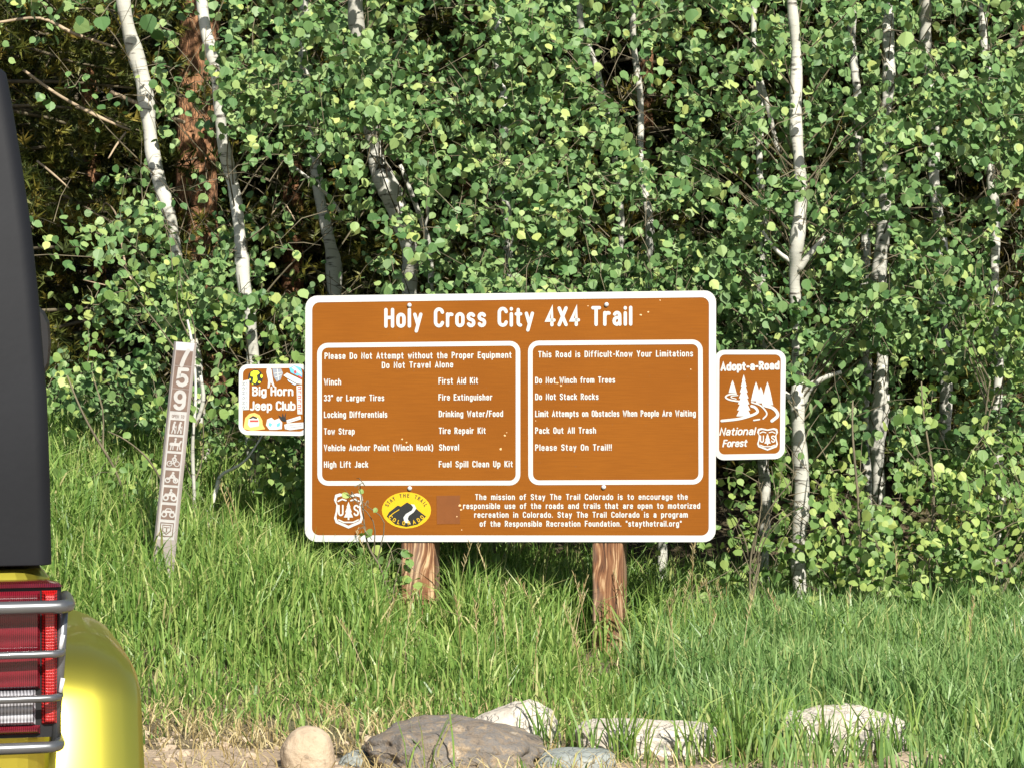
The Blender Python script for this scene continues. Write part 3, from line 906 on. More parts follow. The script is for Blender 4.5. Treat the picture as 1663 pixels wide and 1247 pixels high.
sticker('arch_sticker_band', [[(300, 930), (410, 930), (412, 955), (298, 955)]], 'redpr', 0.0024)
sticker('cloud_sticker', [[(515, 1000), (530, 920), (590, 895), (630, 930), (690, 905), (735, 960), (730, 1050), (640, 1060), (560, 1060)]], 'white')
sticker('cloud_print', [[(560, 960), (600, 980), (580, 1020), (550, 1000)], [(660, 980), (710, 960), (700, 1010), (660, 1020)]], 'blue', 0.0022)
sticker('splat_sticker', [[(680, 860), (730, 890), (740, 830), (760, 890), (790, 820), (780, 900), (800, 940), (760, 950), (720, 930)]], 'black')
sticker('ribbon_sticker', [[(790, 930), (980, 870), (990, 915), (800, 975)], [(760, 990), (830, 970), (1020, 960), (1025, 1040), (840, 1065), (770, 1050)]], 'white', 0.0019)
fl = Flat(BS, 0.0024)
for pts in ([(830, 1000), (990, 985)], [(850, 1030), (1000, 1010)], [(820, 945), (960, 905)], [(800, 1010), (790, 1045)]):
    fl.stroke([yy(*p) for p in pts], 0.8)
fl.build('ribbon_print', M['greypr'], cpanel)
mb = MB()
for v in (620, 680):
    a = np.array(BS.at(440, v, -0.006)); b = np.array(BS.at(600, v, -0.012)); c = np.array((0, 0, 0.02)); dpt = np.array((0, 0.012, 0))
    mb.add([a - c, b - c, b + c, a + c, a - c + dpt, b - c + dpt, b + c + dpt, a + c + dpt], [(0, 1, 2, 3), (4, 7, 6, 5), (0, 4, 5, 1), (1, 5, 6, 2), (2, 6, 7, 3), (3, 7, 4, 0)])
mb.build('bracket', M['alu'], clb)

# ------------------------------------------------------------------ route marker post
RS = Sheet(250, 12.62, 320, 12.58)


def rp(t, y): return (299.8 - (y - 570) * 0.1013 + t, y + t * 0.07)


mg = ground_pt(266, 12.6)
mk = thing('marker_post', 'leaning brown fibreglass route marker post with white numbers and pictograms', 'marker post', mg)
prof = [(-18.5, -4.0), (-15.5, 0), (15.5, 0), (18.5, -4.0), (18.5, -6), (14.5, -2), (-14.5, -2), (-18.5, -6)]
mb = MB(); rings = []
for y in (556, 640, 720, 800, 880, 950, 1020):
    rings.append([RS.at(*rp(t, y), 0.0028 * dz_) for t, dz_ in prof])
mb.loft(rings); body = mb.build('post_body', M['post_brown'], mk)
fl = Flat(RS, 0.0006); fl.poly([rp(-15.2, 556.5), rp(15.2, 556.5), rp(14, 569.5), rp(-14, 569.5)]); fl.build('post_cap', M['post_top'], mk)
fl = Flat(RS, 0.0008); fl.poly([rp(-13.5, 668), rp(13.5, 668), rp(13.5, 876), rp(-13.5, 876)]); dec = fl.build('pictogram_decal', M['decal_white'], mk)
fl = Flat(RS, 0.0008)
for a, b in ((570.5, 594), (595, 631), (632, 667.5)):
    fl.poly([rp(-13.5, a), rp(13.5, a), rp(13.5, b), rp(-13.5, b)])
fl.build('number_decal', M['decal_brown'], mk)
fl = Flat(RS, 0.0016)


def glyph_on(ch, tc, ybase, wpx_, hpx_, sw):
    wd, st = G[ch]; k = wpx_ / max(wd, .01)
    for q in st: fl.stroke([rp(tc - wpx_ / 2 + x * k, ybase - y * hpx_) for x, y in q], sw)


fl.stroke([rp(6, 569), rp(2.5, 577), rp(-.5, 585), rp(-2.5, 593.5)], 6.5); glyph_on('5', 1, 626.5, 14.5, 26.5, 6); glyph_on('9', 0, 663, 14.5, 27, 6)
fl.build('route_number', M['decal_white'], mk)
fl = Flat(RS, 0.0016)
for i, ch in enumerate('OPEN TO'):
    if ch != ' ': glyph_on(ch, -8.6 + 2.9 * i, 678, 1.9, 4.4, .75)
fl.build('open_lettering', M['decal_brown'], dec)
boxes = ((682, 705), (709, 732), (736, 759), (763.5, 787), (791, 815), (819.5, 843))
fl = Flat(RS, 0.0014)
for a, b in boxes: fl.poly([rp(-11.3, a), rp(11.3, a), rp(11.3, b), rp(-11.3, b)])
fl.ring([rp(*p) for p in ((-11, 848), (11, 848), (11, 871), (-11, 871))], [rp(*p) for p in ((-9.5, 849.6), (9.5, 849.6), (9.5, 869.4), (-9.5, 869.4))])
fl.ring([rp(*p) for p in ((-7.5, 851.5), (7.5, 851.5), (7, 862), (0, 868), (-7, 862))], [rp(*p) for p in ((-6, 853), (6, 853), (5.5, 861.4), (0, 866), (-5.5, 861.4))])
fl.stroke([rp(-4, 856), rp(4, 856)], 1.4); fl.stroke([rp(0, 856), rp(0, 863)], 1.8)
fl.build('pictogram_panels', M['decal_brown'], dec)
fl = Flat(RS, 0.0020)


def pst(y0, pts, w_): fl.stroke([rp(x, y0 + y) for x, y in pts], w_)
def pring(y0, x, y, r_, w_): fl.stroke([rp(x + r_ * math.cos(t), y0 + y + r_ * math.sin(t)) for t in np.linspace(0, 2 * math.pi, 13)], w_)
def pdot(y0, x, y, r_): fl.poly([rp(x + r_ * math.cos(t), y0 + y + r_ * math.sin(t)) for t in np.linspace(0, 2 * math.pi, 10)[:-1]])


for xo in (-5, 4.5):
    pdot(682, xo + 1, 4, 2); pst(682, [(xo, 7), (xo - .5, 13)], 3.6); pst(682, [(xo - .5, 13), (xo + 2.2, 17), (xo + 2.4, 21)], 1.8); pst(682, [(xo - .5, 13), (xo - 2.6, 21)], 1.8); pst(682, [(xo, 8), (xo + 3.2, 12)], 1.4); pst(682, [(xo + 4, 9), (xo + 4, 21)], .8)
pdot(709, 0, 3.5, 1.9); pst(709, [(0, 6), (-.5, 11)], 3); pst(709, [(-7, 12), (6, 12)], 5); pst(709, [(6, 12), (9, 7)], 3); pst(709, [(-6, 13), (-7, 21)], 1.8); pst(709, [(-3, 14), (-3, 20.5)], 1.6); pst(709, [(5, 13), (4, 21)], 1.8); pst(709, [(7, 13), (8.5, 20)], 1.6)
pring(736, -6, 16.5, 4, 1.3); pring(736, 6, 16.5, 4, 1.3); pst(736, [(-6, 16.5), (-1, 10), (4, 11), (0, 16), (-6, 16.5)], 1.2); pst(736, [(-2, 9), (1.5, 6), (4.5, 10)], 2.4); pdot(736, 2, 3.4, 2); pst(736, [(-1, 10), (1, 17)], 1.6)
for y0 in (763.5,):
    pring(y0, -6.5, 16, 3.6, 2); pring(y0, 6.5, 16, 3.6, 2); pst(y0, [(-6, 14), (-1, 11), (5, 12), (6.5, 16)], 3.4); pst(y0, [(-2, 10), (1, 6), (4, 10)], 3); pdot(y0, 1.5, 4, 2.1)
y0 = 791
pring(y0, -6.5, 17, 3.8, 2.6); pring(y0, 6.5, 17, 3.8, 2.6); pst(y0, [(-7, 12), (7, 12)], 4); pst(y0, [(-1, 11), (1, 7)], 3.6); pdot(y0, 1, 4.2, 2); pst(y0, [(2, 8), (6, 10)], 1.6)
y0 = 819.5
pring(y0, -6.5, 15.5, 3.8, 2.2); pring(y0, 6.5, 15.5, 3.8, 2.2); pst(y0, [(-8, 11), (8, 11)], 3.6); pst(y0, [(-5, 9), (-3, 6), (3, 6), (5, 9)], 1.6)
fl.build('pictograms', M['decal_white'], dec)

# ------------------------------------------------------------------ off-road vehicle (turning left ahead of the camera)
YAW = R(13.7)
ca, sa = math.cos(YAW), math.sin(YAW)
OX, OY = -1.557, 4.864
veh = thing('parked_car', 'yellow-green off-road vehicle with black hard top and caged tail lights at the left edge', 'car', (OX, OY, 0), YAW)
M['car_paint'] = plain('yellow_green_paint', (0.56, 0.49, 0.062), 0.34, 0.94, 0.3, var=0.03, nscale=3)
M['hardtop'] = plain('black_hard_top', (0.0085, 0.0092, 0.0112), 0.6, var=0.15, nscale=5, spec=0.14, bmp=0.15)
M['car_black'] = plain('black_trim', (0.012, 0.012, 0.013), 0.55, spec=0.25)
M['gunmetal'] = plain('gunmetal_tube', (0.13, 0.135, 0.14), 0.34, 0.6, 0.3)
M['rubber'] = plain('tyre_rubber', (0.02, 0.02, 0.02), 0.85, bmp=0.2)
M['rim'] = plain('alloy_rim', (0.4, 0.4, 0.41), 0.35, 0.8)
M['glass'] = plain('dark_glass', (0.012, 0.014, 0.015), 0.05, 0.0, 0.5)


def lens_mat(name, c0, c1, sx, sz, coat=0.7):
    m, nt, b = new_mat(name)
    tc = nt.nodes.new('ShaderNodeTexCoord')
    wx = nd(nt, 'TexWave', {'Vector': tc.outputs['Object'], 'Scale': sx, 'Distortion': 0.3}, bands_direction='X')
    wz = nd(nt, 'TexWave', {'Vector': tc.outputs['Object'], 'Scale': sz, 'Distortion': 1.5}, bands_direction='Z')
    f = mix(nt, 0.4, wx.outputs[0], wz.outputs[0])
    n = noise_tex(nt, tc.outputs['Object'], 16, 3)
    c = ramp(nt, mix(nt, 0.5, f, n), [(0.3, c0), (0.7, c1)])
    nt.links.new(c, b.inputs['Base Color'])
    b.inputs['Roughness'].default_value = 0.22; b.inputs['Coat Weight'].default_value = coat; b.inputs['Coat Roughness'].default_value = 0.05
    bump(nt, b, f, 0.5, 0.004)
    return m


M['lens_red'] = lens_mat('red_lens', (0.05, 0.002, 0.006), (0.17, 0.010, 0.020), 95, 14)
M['lens_bright'] = lens_mat('bright_red_reflector', (0.20, 0.005, 0.005), (0.45, 0.012, 0.012), 80, 60)
M['lens_clear'] = lens_mat('clear_lens', (0.08, 0.08, 0.09), (0.42, 0.42, 0.45), 55, 26)


def part(mb, name, mat, parent, smooth=False):
    return mb.build(name, M[mat], parent, smooth, local=True)


def rplan(hw, y0, y1, rad, z, n=5):
    """rounded rectangle in plan, constant z"""
    out = []
    for cx_, cy_, a0 in ((hw - rad, y1 - rad, 0), (-hw + rad, y1 - rad, 90), (-hw + rad, y0 + rad, 180), (hw - rad, y0 + rad, 270)):
        for k in range(n + 1):
            a = R(a0 + 90 * k / n); out.append((cx_ + rad * math.cos(a), cy_ + rad * math.sin(a), z))
    return out


mb = MB(); mb.loft([rplan(.745, .02, 2.55, .05, .52), rplan(.785, 0, 2.6, .06, .60), rplan(.785, 0, 2.6, .06, 1.125), rplan(.77, .015, 2.58, .05, 1.143)]); part(mb, 'body', 'car_paint', veh)
mb = MB(); mb.loft([rplan(.52, 2.6, 3.95, .08, .60), rplan(.56, 2.6, 3.95, .1, 1.0), rplan(.54, 2.6, 3.90, .12, 1.14), rplan(.40, 2.62, 3.8, .12, 1.17)]); part(mb, 'bonnet', 'car_paint', veh)


def solve_hw(px_t, z, yr):
    lo, hi = .4, 1.1
    for _ in range(40):
        h_ = (lo + hi) / 2; X_ = OX + h_ * ca - yr * sa; Y_ = OY + h_ * sa + yr * ca
        if CX + X_ / Y_ * F < px_t: lo = h_
        else: hi = h_
    return lo


mb = MB(); rings = []
for py_, px_t, yr in ((917, 82, -.005), (915, 82, -.005), (900, 81.8, -.004), (780, 79.5, 0.005), (645, 74.5, .02), (482, 61, .05), (376, 50, .075), (257, 33, .105), (160, 17.5, .13), (128, 12, .14), (108, 8, .15), (101, 1, .157), (98, -40, .18), (94, -110, .25)):
    dy = 5.05; z = CAMZ - (py_ - HZ) / F * dy
    hw = solve_hw(px_t, z, yr)
    rings.append(rplan(hw + .004, yr, 2.35 - yr * 2.2, .028, z))
mb.loft(rings); top_o = part(mb, 'hard_top', 'hardtop', veh, smooth=True)
mb = MB(); mb.add([(-.52, -.035, 1.24), (.52, -.035, 1.24), (.47, .070, 1.86), (-.47, .070, 1.86), (-.52, .03, 1.24), (.52, .03, 1.24), (.47, .13, 1.86), (-.47, .13, 1.86)], [(0, 1, 2, 3), (4, 7, 6, 5), (0, 4, 5, 1), (1, 5, 6, 2), (2, 6, 7, 3), (3, 7, 4, 0)]); part(mb, 'rear_window', 'glass', veh)
for sx in (1, -1):
    mb = MB(); V = [(sx * .802, .25, 1.24), (sx * .802, 1.25, 1.24), (sx * .752, 1.2, 1.82), (sx * .752, .35, 1.82)]
    V += [(x - sx * .05, y, z) for x, y, z in V]
    mb.add(V, [(0, 1, 2, 3), (4, 7, 6, 5), (0, 4, 5, 1), (1, 5, 6, 2), (2, 6, 7, 3), (3, 7, 4, 0)]); part(mb, 'side_window', 'glass', veh)
# fender flares
PATH = [(-.01, .50), (.0, .62), (.03, .75), (.08, .88), (.115, .938), (.175, .98), (.28, 1.002), (.48, 1.010), (.75, 1.01), (.88, .96), (.98, .85), (1.03, .65)]
SEC = [(.70, 0.0), (.80, 0.0), (.865, -.006), (.915, -.024), (.943, -.042), (.956, -.064), (.958, -.082), (.940, -.086), (.922, -.06), (.86, -.035), (.70, -.03)]
for sx in (1, -1):
    for yo in (0, 2.42):
        mb = MB(); rings = []; pp = catmull(PATH, 3)
        tg = np.gradient(pp, axis=0); tg /= np.linalg.norm(tg, axis=1, keepdims=True)
        for (py_, pz_), (ty, tz) in zip(pp, tg):
            ny, nz = -tz, ty      # outward from arch
            ring = [(sx * x, yo + py_ + ny * o_, pz_ + nz * o_) for x, o_ in SEC]
            rings.append(ring if sx > 0 else ring[::-1])
        mb.loft(rings); part(mb, 'fender_flare', 'car_paint', veh, smooth=True)
# wheels
def wheel(x, y, z, parent, axis='x', name='wheel'):
    def ringpts(rr, off):
        out = []
        for a in np.linspace(0, 2 * math.pi, 33)[:-1]:
            c_, s_ = rr * math.cos(a), rr * math.sin(a)
            out.append((x + off, y + c_, z + s_) if axis == 'x' else (x + c_, y + off, z + s_))
        return out
    w2 = .14
    mb = MB(); mb.loft([ringpts(.23, -w2), ringpts(.36, -w2 * 1.05), ringpts(.40, -w2 * .8), ringpts(.41, 0), ringpts(.40, w2 * .8), ringpts(.36, w2 * 1.05), ringpts(.23, w2)], False, False)
    ty = part(mb, name, 'rubber', parent)
    mb = MB(); mb.loft([ringpts(.235, -w2 * .9), ringpts(.21, -w2 * .5), ringpts(.06, -w2 * .35), ringpts(.06, w2 * .35), ringpts(.21, w2 * .5), ringpts(.235, w2 * .9)]); part(mb, 'rim', 'rim', ty)
    if axis == 'y':
        mb = MB()
        for k in range(5):
            a = 2 * math.pi * k / 5 + .3; c_, s_ = math.cos(a), math.sin(a)
            mb.tube([(x + c_ * .05, y - w2 * .62, z + s_ * .05), (x + c_ * .215, y - w2 * .85, z + s_ * .215)], [.032, .022], 8)
        mb.tube([(x, y - w2 * .75, z), (x, y - w2 * .3, z)], .06, 16); part(mb, 'spokes', 'rim', ty)


for sx in (1, -1):
    for yy_ in (.55, 2.97): wheel(sx * .76, yy_, .412, veh)
wheel(0, -.20, 1.0, veh, 'y', 'spare_wheel')
mb = MB(); mb.loft([rplan(.80, -.16, -.01, .04, .50), rplan(.82, -.18, -.01, .05, .53), rplan(.82, -.18, -.01, .05, .64), rplan(.80, -.16, -.01, .04, .67)]); part(mb, 'rear_bumper', 'car_black', veh)
mb = MB(); mb.box(-.55, .55, -.012, .01, .70, 1.13); part(mb, 'tailgate', 'car_paint', veh)
# door mirror
mb = MB()
for sx in (1,):
    rings = [[(sx * (.88 + .085 * math.cos(a) * k), 2.2 + o_, 1.505 + .108 * math.copysign(abs(math.sin(a)) ** .6, math.sin(a)) * k) for a in np.linspace(0, 2 * math.pi, 21)[:-1]] for k, o_ in ((.9, -.03), (1, 0), (1, .05), (.7, .09))]
    mb.loft(rings); mb.box(.76, .86, 2.21, 2.25, 1.40, 1.46)
part(mb, 'door_mirror', 'car_black', veh)
# tail lights
for sx in (1, -1):
    mb = MB()
    x0, x1 = sorted((sx * .615, sx * .797))
    cxl = (x0 + x1) / 2; hw = (x1 - x0) / 2
    def lr(h_, z, y0, y1): return [(px_ + cxl, py_, pz_) for px_, py_, pz_ in rplan(h_, y0, y1, .014, z)]
    mb.loft([lr(hw, .862, -.052, .03), lr(hw, 1.118, -.052, .03)]); tl = part(mb, 'tail_light', 'car_black', veh)
    def lens(name, xa, xb, za, zb, ya, mat):
        xa, xb = sorted((sx * xa, sx * xb)); m2 = MB()
        b_ = .006
        V = [(xa, ya + .012, za), (xb, ya + .012, za), (xb, ya + .012, zb), (xa, ya + .012, zb), (xa + b_, ya, za + b_), (xb - b_, ya, za + b_), (xb - b_, ya, zb - b_), (xa + b_, ya, zb - b_)]
        m2.add(V, [(4, 5, 6, 7), (0, 1, 5, 4), (1, 2, 6, 5), (2, 3, 7, 6), (3, 0, 4, 7)])
        return part(m2, name, mat, tl)
    lens('red_lens', .630, .760, .945, 1.112, -.066, 'lens_red'); lens('reversing_lens', .630, .752, .884, .944, -.066, 'lens_clear'); lens('side_reflector', .762, .789, .884, 1.112, -.064, 'lens_bright'); lens('red_lens', .630, .760, .868, .883, -.066, 'lens_red')
    m2 = MB(); m2.loft([lr(hw + .002, 1.1185, -.060, -.002), lr(hw - .004, 1.124, -.05, -.002), lr(hw - .02, 1.127, -.03, -.002)])
    part(m2, 'lens_top', 'lens_red', tl)
    # guard
    gd = MB()
    xin, xo = .595, .825
    for z, rr, xx in ((1.088, .0115, .808), (1.008, .0066, .797), (.933, .0066, .793), (.850, .0100, .792)):
        pts = [(sx * xin, .0, z), (sx * (xin + .005), -.07, z), (sx * (xin + .03), -.092, z), (sx * (xx - .035), -.092, z), (sx * (xx - .01), -.083, z), (sx * xx, -.055, z), (sx * xx, .012, z + .006)]
        gd.tube(catmull(pts, 4), rr, 10)
    part(gd, 'guard_bars', 'gunmetal', tl, True)
    gd = MB(); gd.tube([(sx * .800, -.050, 1.088), (sx * .795, -.048, 1.0), (sx * .784, -.046, .850)], .0085, 10); gd.tube([(sx * .803, .005, 1.088), (sx * .792, .005, .850)], .006, 8)
    part(gd, 'guard_upright', 'gunmetal', tl, True)
    gd = MB()
    for z in (1.026, .952): gd.tube([(sx * .792, -.072, z - .012), (sx * .797, -.070, z + .012)], .004, 8)
    part(gd, 'guard_bolt', 'bolt', tl, True)


# ------------------------------------------------------------------ rocks
def rock_mat(name, stops, crack=0.0, crack_col=(0.03, 0.03, 0.03), scale=6.0):
    m, nt, b = new_mat(name)
    v = coords(nt)
    n = noise_tex(nt, v, scale, 8, 0.62, 0.4); n2 = noise_tex(nt, v, scale * 9, 4, 0.6)
    c = ramp(nt, n, stops)
    c = mix(nt, ramp(nt, n2, [(0.56, (0, 0, 0)), (0.70, (0.65, 0.65, 0.65))]), c, tuple(min(1, k * 0.35) for k in stops[1][1]))
    h_ = n2
    if crack:
        vz = coords(nt, (.8, 1, 2.8)); wp = nd(nt, 'VectorMath', {0: vz, 1: nd(nt, 'TexNoise', {'Vector': v, 'Scale': 5.0, 'Detail': 4.0}).outputs[1]}, operation='ADD')
        vo = nd(nt, 'TexVoronoi', {'Vector': wp.outputs[0], 'Scale': 5.5}, feature='DISTANCE_TO_EDGE')
        mk_ = mix(nt, 1.0, ramp(nt, vo.outputs[0], [(0.0, (crack,) * 3), (0.045, (0, 0, 0))]), ramp(nt, noise_tex(nt, v, 7.0, 3), [(0.46, (0, 0, 0)), (0.60, (1, 1, 1))]), 'MULTIPLY')
        c = mix(nt, mk_, c, crack_col)
        big_n = noise_tex(nt, coords(nt, (1, 1, 3)), 4.0, 6, 0.7)
        c = mix(nt, ramp(nt, big_n, [(0.56, (0, 0, 0)), (0.66, (crack,) * 3)]), c, (0.12, 0.12, 0.115))
        h_ = mix(nt, 0.5, n2, ramp(nt, vo.outputs[0], [(0, (0, 0, 0)), (0.1, (1, 1, 1))]))
    nt.links.new(c, b.inputs['Base Color']); b.inputs['Roughness'].default_value = 0.9
    bump(nt, b, h_, 0.7, 0.012)
    return m


M['rock_beige'] = rock_mat('beige_stone', [(0.3, (0.26, 0.19, 0.125)), (0.5, (0.39, 0.30, 0.205)), (0.75, (0.46, 0.375, 0.275))], scale=4)
M['rock_brown'] = rock_mat('mottled_granite', [(0.30, (0.05, 0.05, 0.052)), (0.42, (0.20, 0.155, 0.11)), (0.52, (0.145, 0.135, 0.125)), (0.62, (0.29, 0.215, 0.135)), (0.72, (0.40, 0.36, 0.30))], scale=16)
M['rock_white'] = rock_mat('white_quartz_rock', [(0.3, (0.36, 0.31, 0.25)), (0.5, (0.52, 0.465, 0.385)), (0.8, (0.58, 0.53, 0.455))], crack=0.95)
M['rock_grey'] = rock_mat('grey_green_stone', [(0.3, (0.17, 0.19, 0.175)), (0.6, (0.27, 0.29, 0.27)), (0.8, (0.38, 0.38, 0.34))], crack=0.5)


def ico(sub):
    me = bpy.data.meshes.new('tmp')
    import bmesh
    bm = bmesh.new(); bmesh.ops.create_icosphere(bm, subdivisions=sub, radius=1.0); bm.to_mesh(me); bm.free()
    V = np.array([v.co for v in me.vertices]); Fc = np.array([tuple(p.vertices) for p in me.polygons])
    bpy.data.meshes.remove(me)
    return V, Fc


ICO = ico(5)


def rock(name, label, px0, px1, py_top, d, depth, mat, boxy=0.0, rough=0.10, seed=0, profile=None, tilt=0.0, hgt=None):
    x0 = (px0 - CX) / F * d; x1 = (px1 - CX) / F * d; ztop = CAMZ - (py_top - HZ) / F * d
    cx_ = (x0 + x1) / 2; hw = (x1 - x0) / 2
    zg = float(terrain(cx_, d)) - 0.05
    zc = zg + (ztop - zg) * 0.45; hz = ztop - zc
    V, Fc = ICO; V = V.copy()
    if boxy > 0:
        p = 2 + boxy * 6
        nrm_ = (np.abs(V) ** p).sum(1) ** (1 / p); V = V / nrm_[:, None]
    out = []
    for v in V:
        q = Vector(v) * 1.3 + Vector((seed * 7.3, seed * 3.1, seed))
        k = 1 + rough * (mnoise.fractal(q, 0.9, 2.1, 5) * 1.1) + rough * 0.55 * mnoise.ridged_multi_fractal(q * 1.6, 0.9, 2.0, 4, 1.0, 2.0) * 0.5 - rough * 0.4
        out.append(v * k)
    V = np.array(out)
    V[:, 2] = V[:, 2] / V[:, 2].max(); ex = np.abs(V[:, 0]).max(); V[:, 0] /= ex
    if profile is not None:      # height multiplier along x
        V[:, 2] = np.where(V[:, 2] > 0, V[:, 2] * np.interp(V[:, 0], profile[0], profile[1]), V[:, 2])
    V = V * np.array((hw, depth / 2, hz))
    ca_, sa_ = math.cos(tilt), math.sin(tilt)
    V = np.stack([V[:, 0] * ca_ - V[:, 1] * sa_, V[:, 0] * sa_ + V[:, 1] * ca_, V[:, 2]], -1)
    o = np_mesh(name, V, Fc, M[mat], None, smooth=True)
    o.location = (cx_, d, zc)
    return set_props(o, label, 'rock', 'rocks lining the road edge')


def gravel():
    mb = MB(); V0, F0 = ico(1)
    for k in range(520):
        x = random.uniform(-1.5, 1.4); y = random.uniform(9.9, 10.8); sc_ = random.choice((.006, .008, .011, .016, .024)) * random.uniform(.7, 1.2)
        V = V0 * (np.array((1.2, 1.0, .6)) * sc_) * (1 + rng.normal(0, .12, (len(V0), 1))); a = random.uniform(0, 6)
        V = np.stack([V[:, 0] * math.cos(a) - V[:, 1] * math.sin(a), V[:, 0] * math.sin(a) + V[:, 1] * math.cos(a), V[:, 2]], -1)
        mb.add(V + np.array((x, y, float(terrain(x, y)) + sc_ * .2)), F0)
    set_props(mb.build('gravel', M['rock_beige'], None), 'loose gravel scattered along the road edge', 'gravel', kind='stuff')


gravel()
rock('boulder', 'big mottled grey-brown boulder at the bottom centre', 583, 888, 1166, 10.15, 0.5, 'rock_brown', 0.12, 0.17, 1, ([-1, -.6, -.2, .3, .7, 1], [.8, .95, 1, .95, .85, .6]))
rock('rock', 'smooth egg shaped beige rock left of the big boulder', 455, 545, 1178, 10.1, 0.18, 'rock_beige', 0.05, 0.05, 2)
rock('rock', 'flat grey slab tucked against the left side of the boulder', 548, 640, 1218, 10.2, 0.2, 'rock_grey', 0.1, 0.08, 3)
rock('rock', 'white peaked cracked rock behind the right of the boulder', 760, 912, 1131, 10.5, 0.3, 'rock_white', 0.15, 0.16, 4, ([-1, -.5, 0, .35, .7, 1], [.45, .66, .9, 1, .98, .8]))
rock('rock', 'low grey-green rock between the boulder and the long white slab', 872, 1004, 1216, 10.15, 0.26, 'rock_grey', 0.2, 0.08, 5)
rock('rock', 'long white layered slab right of the grey-green rock', 925, 1180, 1165, 10.45, 0.34, 'rock_white', 0.45, 0.11, 6, ([-1, -.4, 0, .4, .8, 1], [.95, 1, .92, .88, .82, .6]), -.08)
rock('rock', 'flat topped white rock half hidden in the tall grass', 1258, 1478, 1147, 10.5, 0.32, 'rock_white', 0.75, 0.13, 8, ([-1, -.6, -.3, .3, .5, 1], [.75, .8, 1, 1, .9, .7]))
rock('rock', 'rounded beige rock at the bottom right corner', 1432, 1556, 1221, 10.05, 0.26, 'rock_beige', 0.08, 0.09, 9)


def grass_tufts():
    pts = []
    for px_, d, n, s in ((1012, 10.22, 34, .022), (1030, 10.2, 16, .03), (960, 10.22, 8, .03), (880, 10.32, 14, .03), (915, 10.36, 22, .05), (1210, 10.2, 50, .05), (1262, 10.25, 26, .05), (1385, 10.2, 26, .08), (1300, 10.3, 16, .05), (1130, 10.15, 22, .04), (1180, 10.3, 30, .04), (760, 10.8, 30, .1), (700, 9.88, 10, .05), (1465, 10.25, 22, .04), (1330, 10.22, 10, .04), (1600, 10.1, 40, .06)):
        x = (px_ - CX) / F * d
        pts.append(np.stack([rng.normal(x, s, n), rng.normal(d, s * .7, n)], -1))
    q = np.concatenate(pts)
    blades('rock_grass', q, rng.uniform(0.16, 0.36, len(q)), rng.uniform(0.006, 0.010, len(q)), rng.uniform(0.1, 0.75, len(q)), M['grass'], 'long arching grass tufts growing between the rocks')


grass_tufts()

# ------------------------------------------------------------------ aspens
LEAF = np.array([(0, 0), (-.30, .06), (-.50, .36), (-.44, .68), (-.20, .90), (0, 1.04), (.20, .90), (.44, .68), (.50, .36), (.30, .06)]) * np.array((1, 1.0))
LEAF[5] = (0, 1.12)
LF = np.array([[0, 1, 2, 3, 4, 5], [0, 5, 6, 7, 8, 9]])[:, ::-1]
LIGHT = np.array((to_sun.x * 0.8, to_sun.y * 0.8 - 0.25, to_sun.z * 0.65))


def leaf_mesh(cen, size, spread=0.85):
    n = len(cen)
    nrm_ = LIGHT + rng.normal(0, spread, (n, 3)); nrm_ /= np.linalg.norm(nrm_, axis=1, keepdims=True)
    dn = np.array((0, 0, -1.0)) + rng.normal(0, .6, (n, 3)); dn -= nrm_ * (dn * nrm_).sum(1, keepdims=True); dn /= np.linalg.norm(dn, axis=1, keepdims=True)
    sd = np.cross(dn, nrm_)
    fold = rng.uniform(-.05, .45, n)
    V = np.zeros((n, 10, 3))
    for k, (x, y) in enumerate(LEAF):
        V[:, k] = cen + (sd * x + dn * (y - .5)) * size[:, None] - nrm_ * (abs(x) * fold * size)[:, None] - nrm_ * ((y - .5) ** 2 * 0.18 * size)[:, None]
    i = (np.arange(n) * 10)[:, None]
    return V.reshape(-1, 3), np.concatenate([i + LF[0][None], i + LF[1][None]])


GRID = ["0125785577666777", "0237998788667999", "0134777778777999", "1363555778877987", "0276635899988998", "1377665777788998", "3866666666656667", "3545655444456788", "0212232222357888", "0000043112234554"]
GW, GH = 1663 / 16.0, 100.0


def density(px_, py_):
    c = int(np.clip(px_ / GW, 0, 15)); r_ = int(py_ // GH)
    if r_ > 9: return 0
    if r_ < 0: return 0.75
    d_ = int(GRID[r_][c]) / 9.0
    if px_ < 0: d_ *= 0.7
    return d_


class Tree: pass


TREES = []


def aspen(label, d, pts, name='aspen_tree', group='aspens behind the signs', lo=0.9, hi=20, reach=1.2, forks=(), mat='aspen_bark', top=True, sticks=()):
    t = Tree(); t.label = label; t.d = d; t.name = name; t.group = group; t.lo = lo; t.hi = hi; t.forks = forks; t.mat = mat; t.sticks = sticks
    P3 = []; Rd = []
    for k, (px_, py_, r_) in enumerate(pts):
        p = P(px_, py_, d)
        p[1] += 0.05 * math.sin(k * 1.7 + d * 9)
        P3.append(p); Rd.append(r_ / F * d * (0.62 if name == 'aspen_sapling' else 1))
    P3 = np.array(P3)
    P3[0][2] = float(terrain(P3[0][0], P3[0][1])) - 0.06
    t.pts = catmull(P3, 9); rr = np.array(Rd); t.rad = np.interp(np.linspace(0, 1, len(t.pts)), np.linspace(0, 1, len(rr)), rr)
    t.base = np.array((P3[0][0], P3[0][1], P3[0][2] + 0.06)); t.cl = []; t.reach = reach
    TREES.append(t); return t


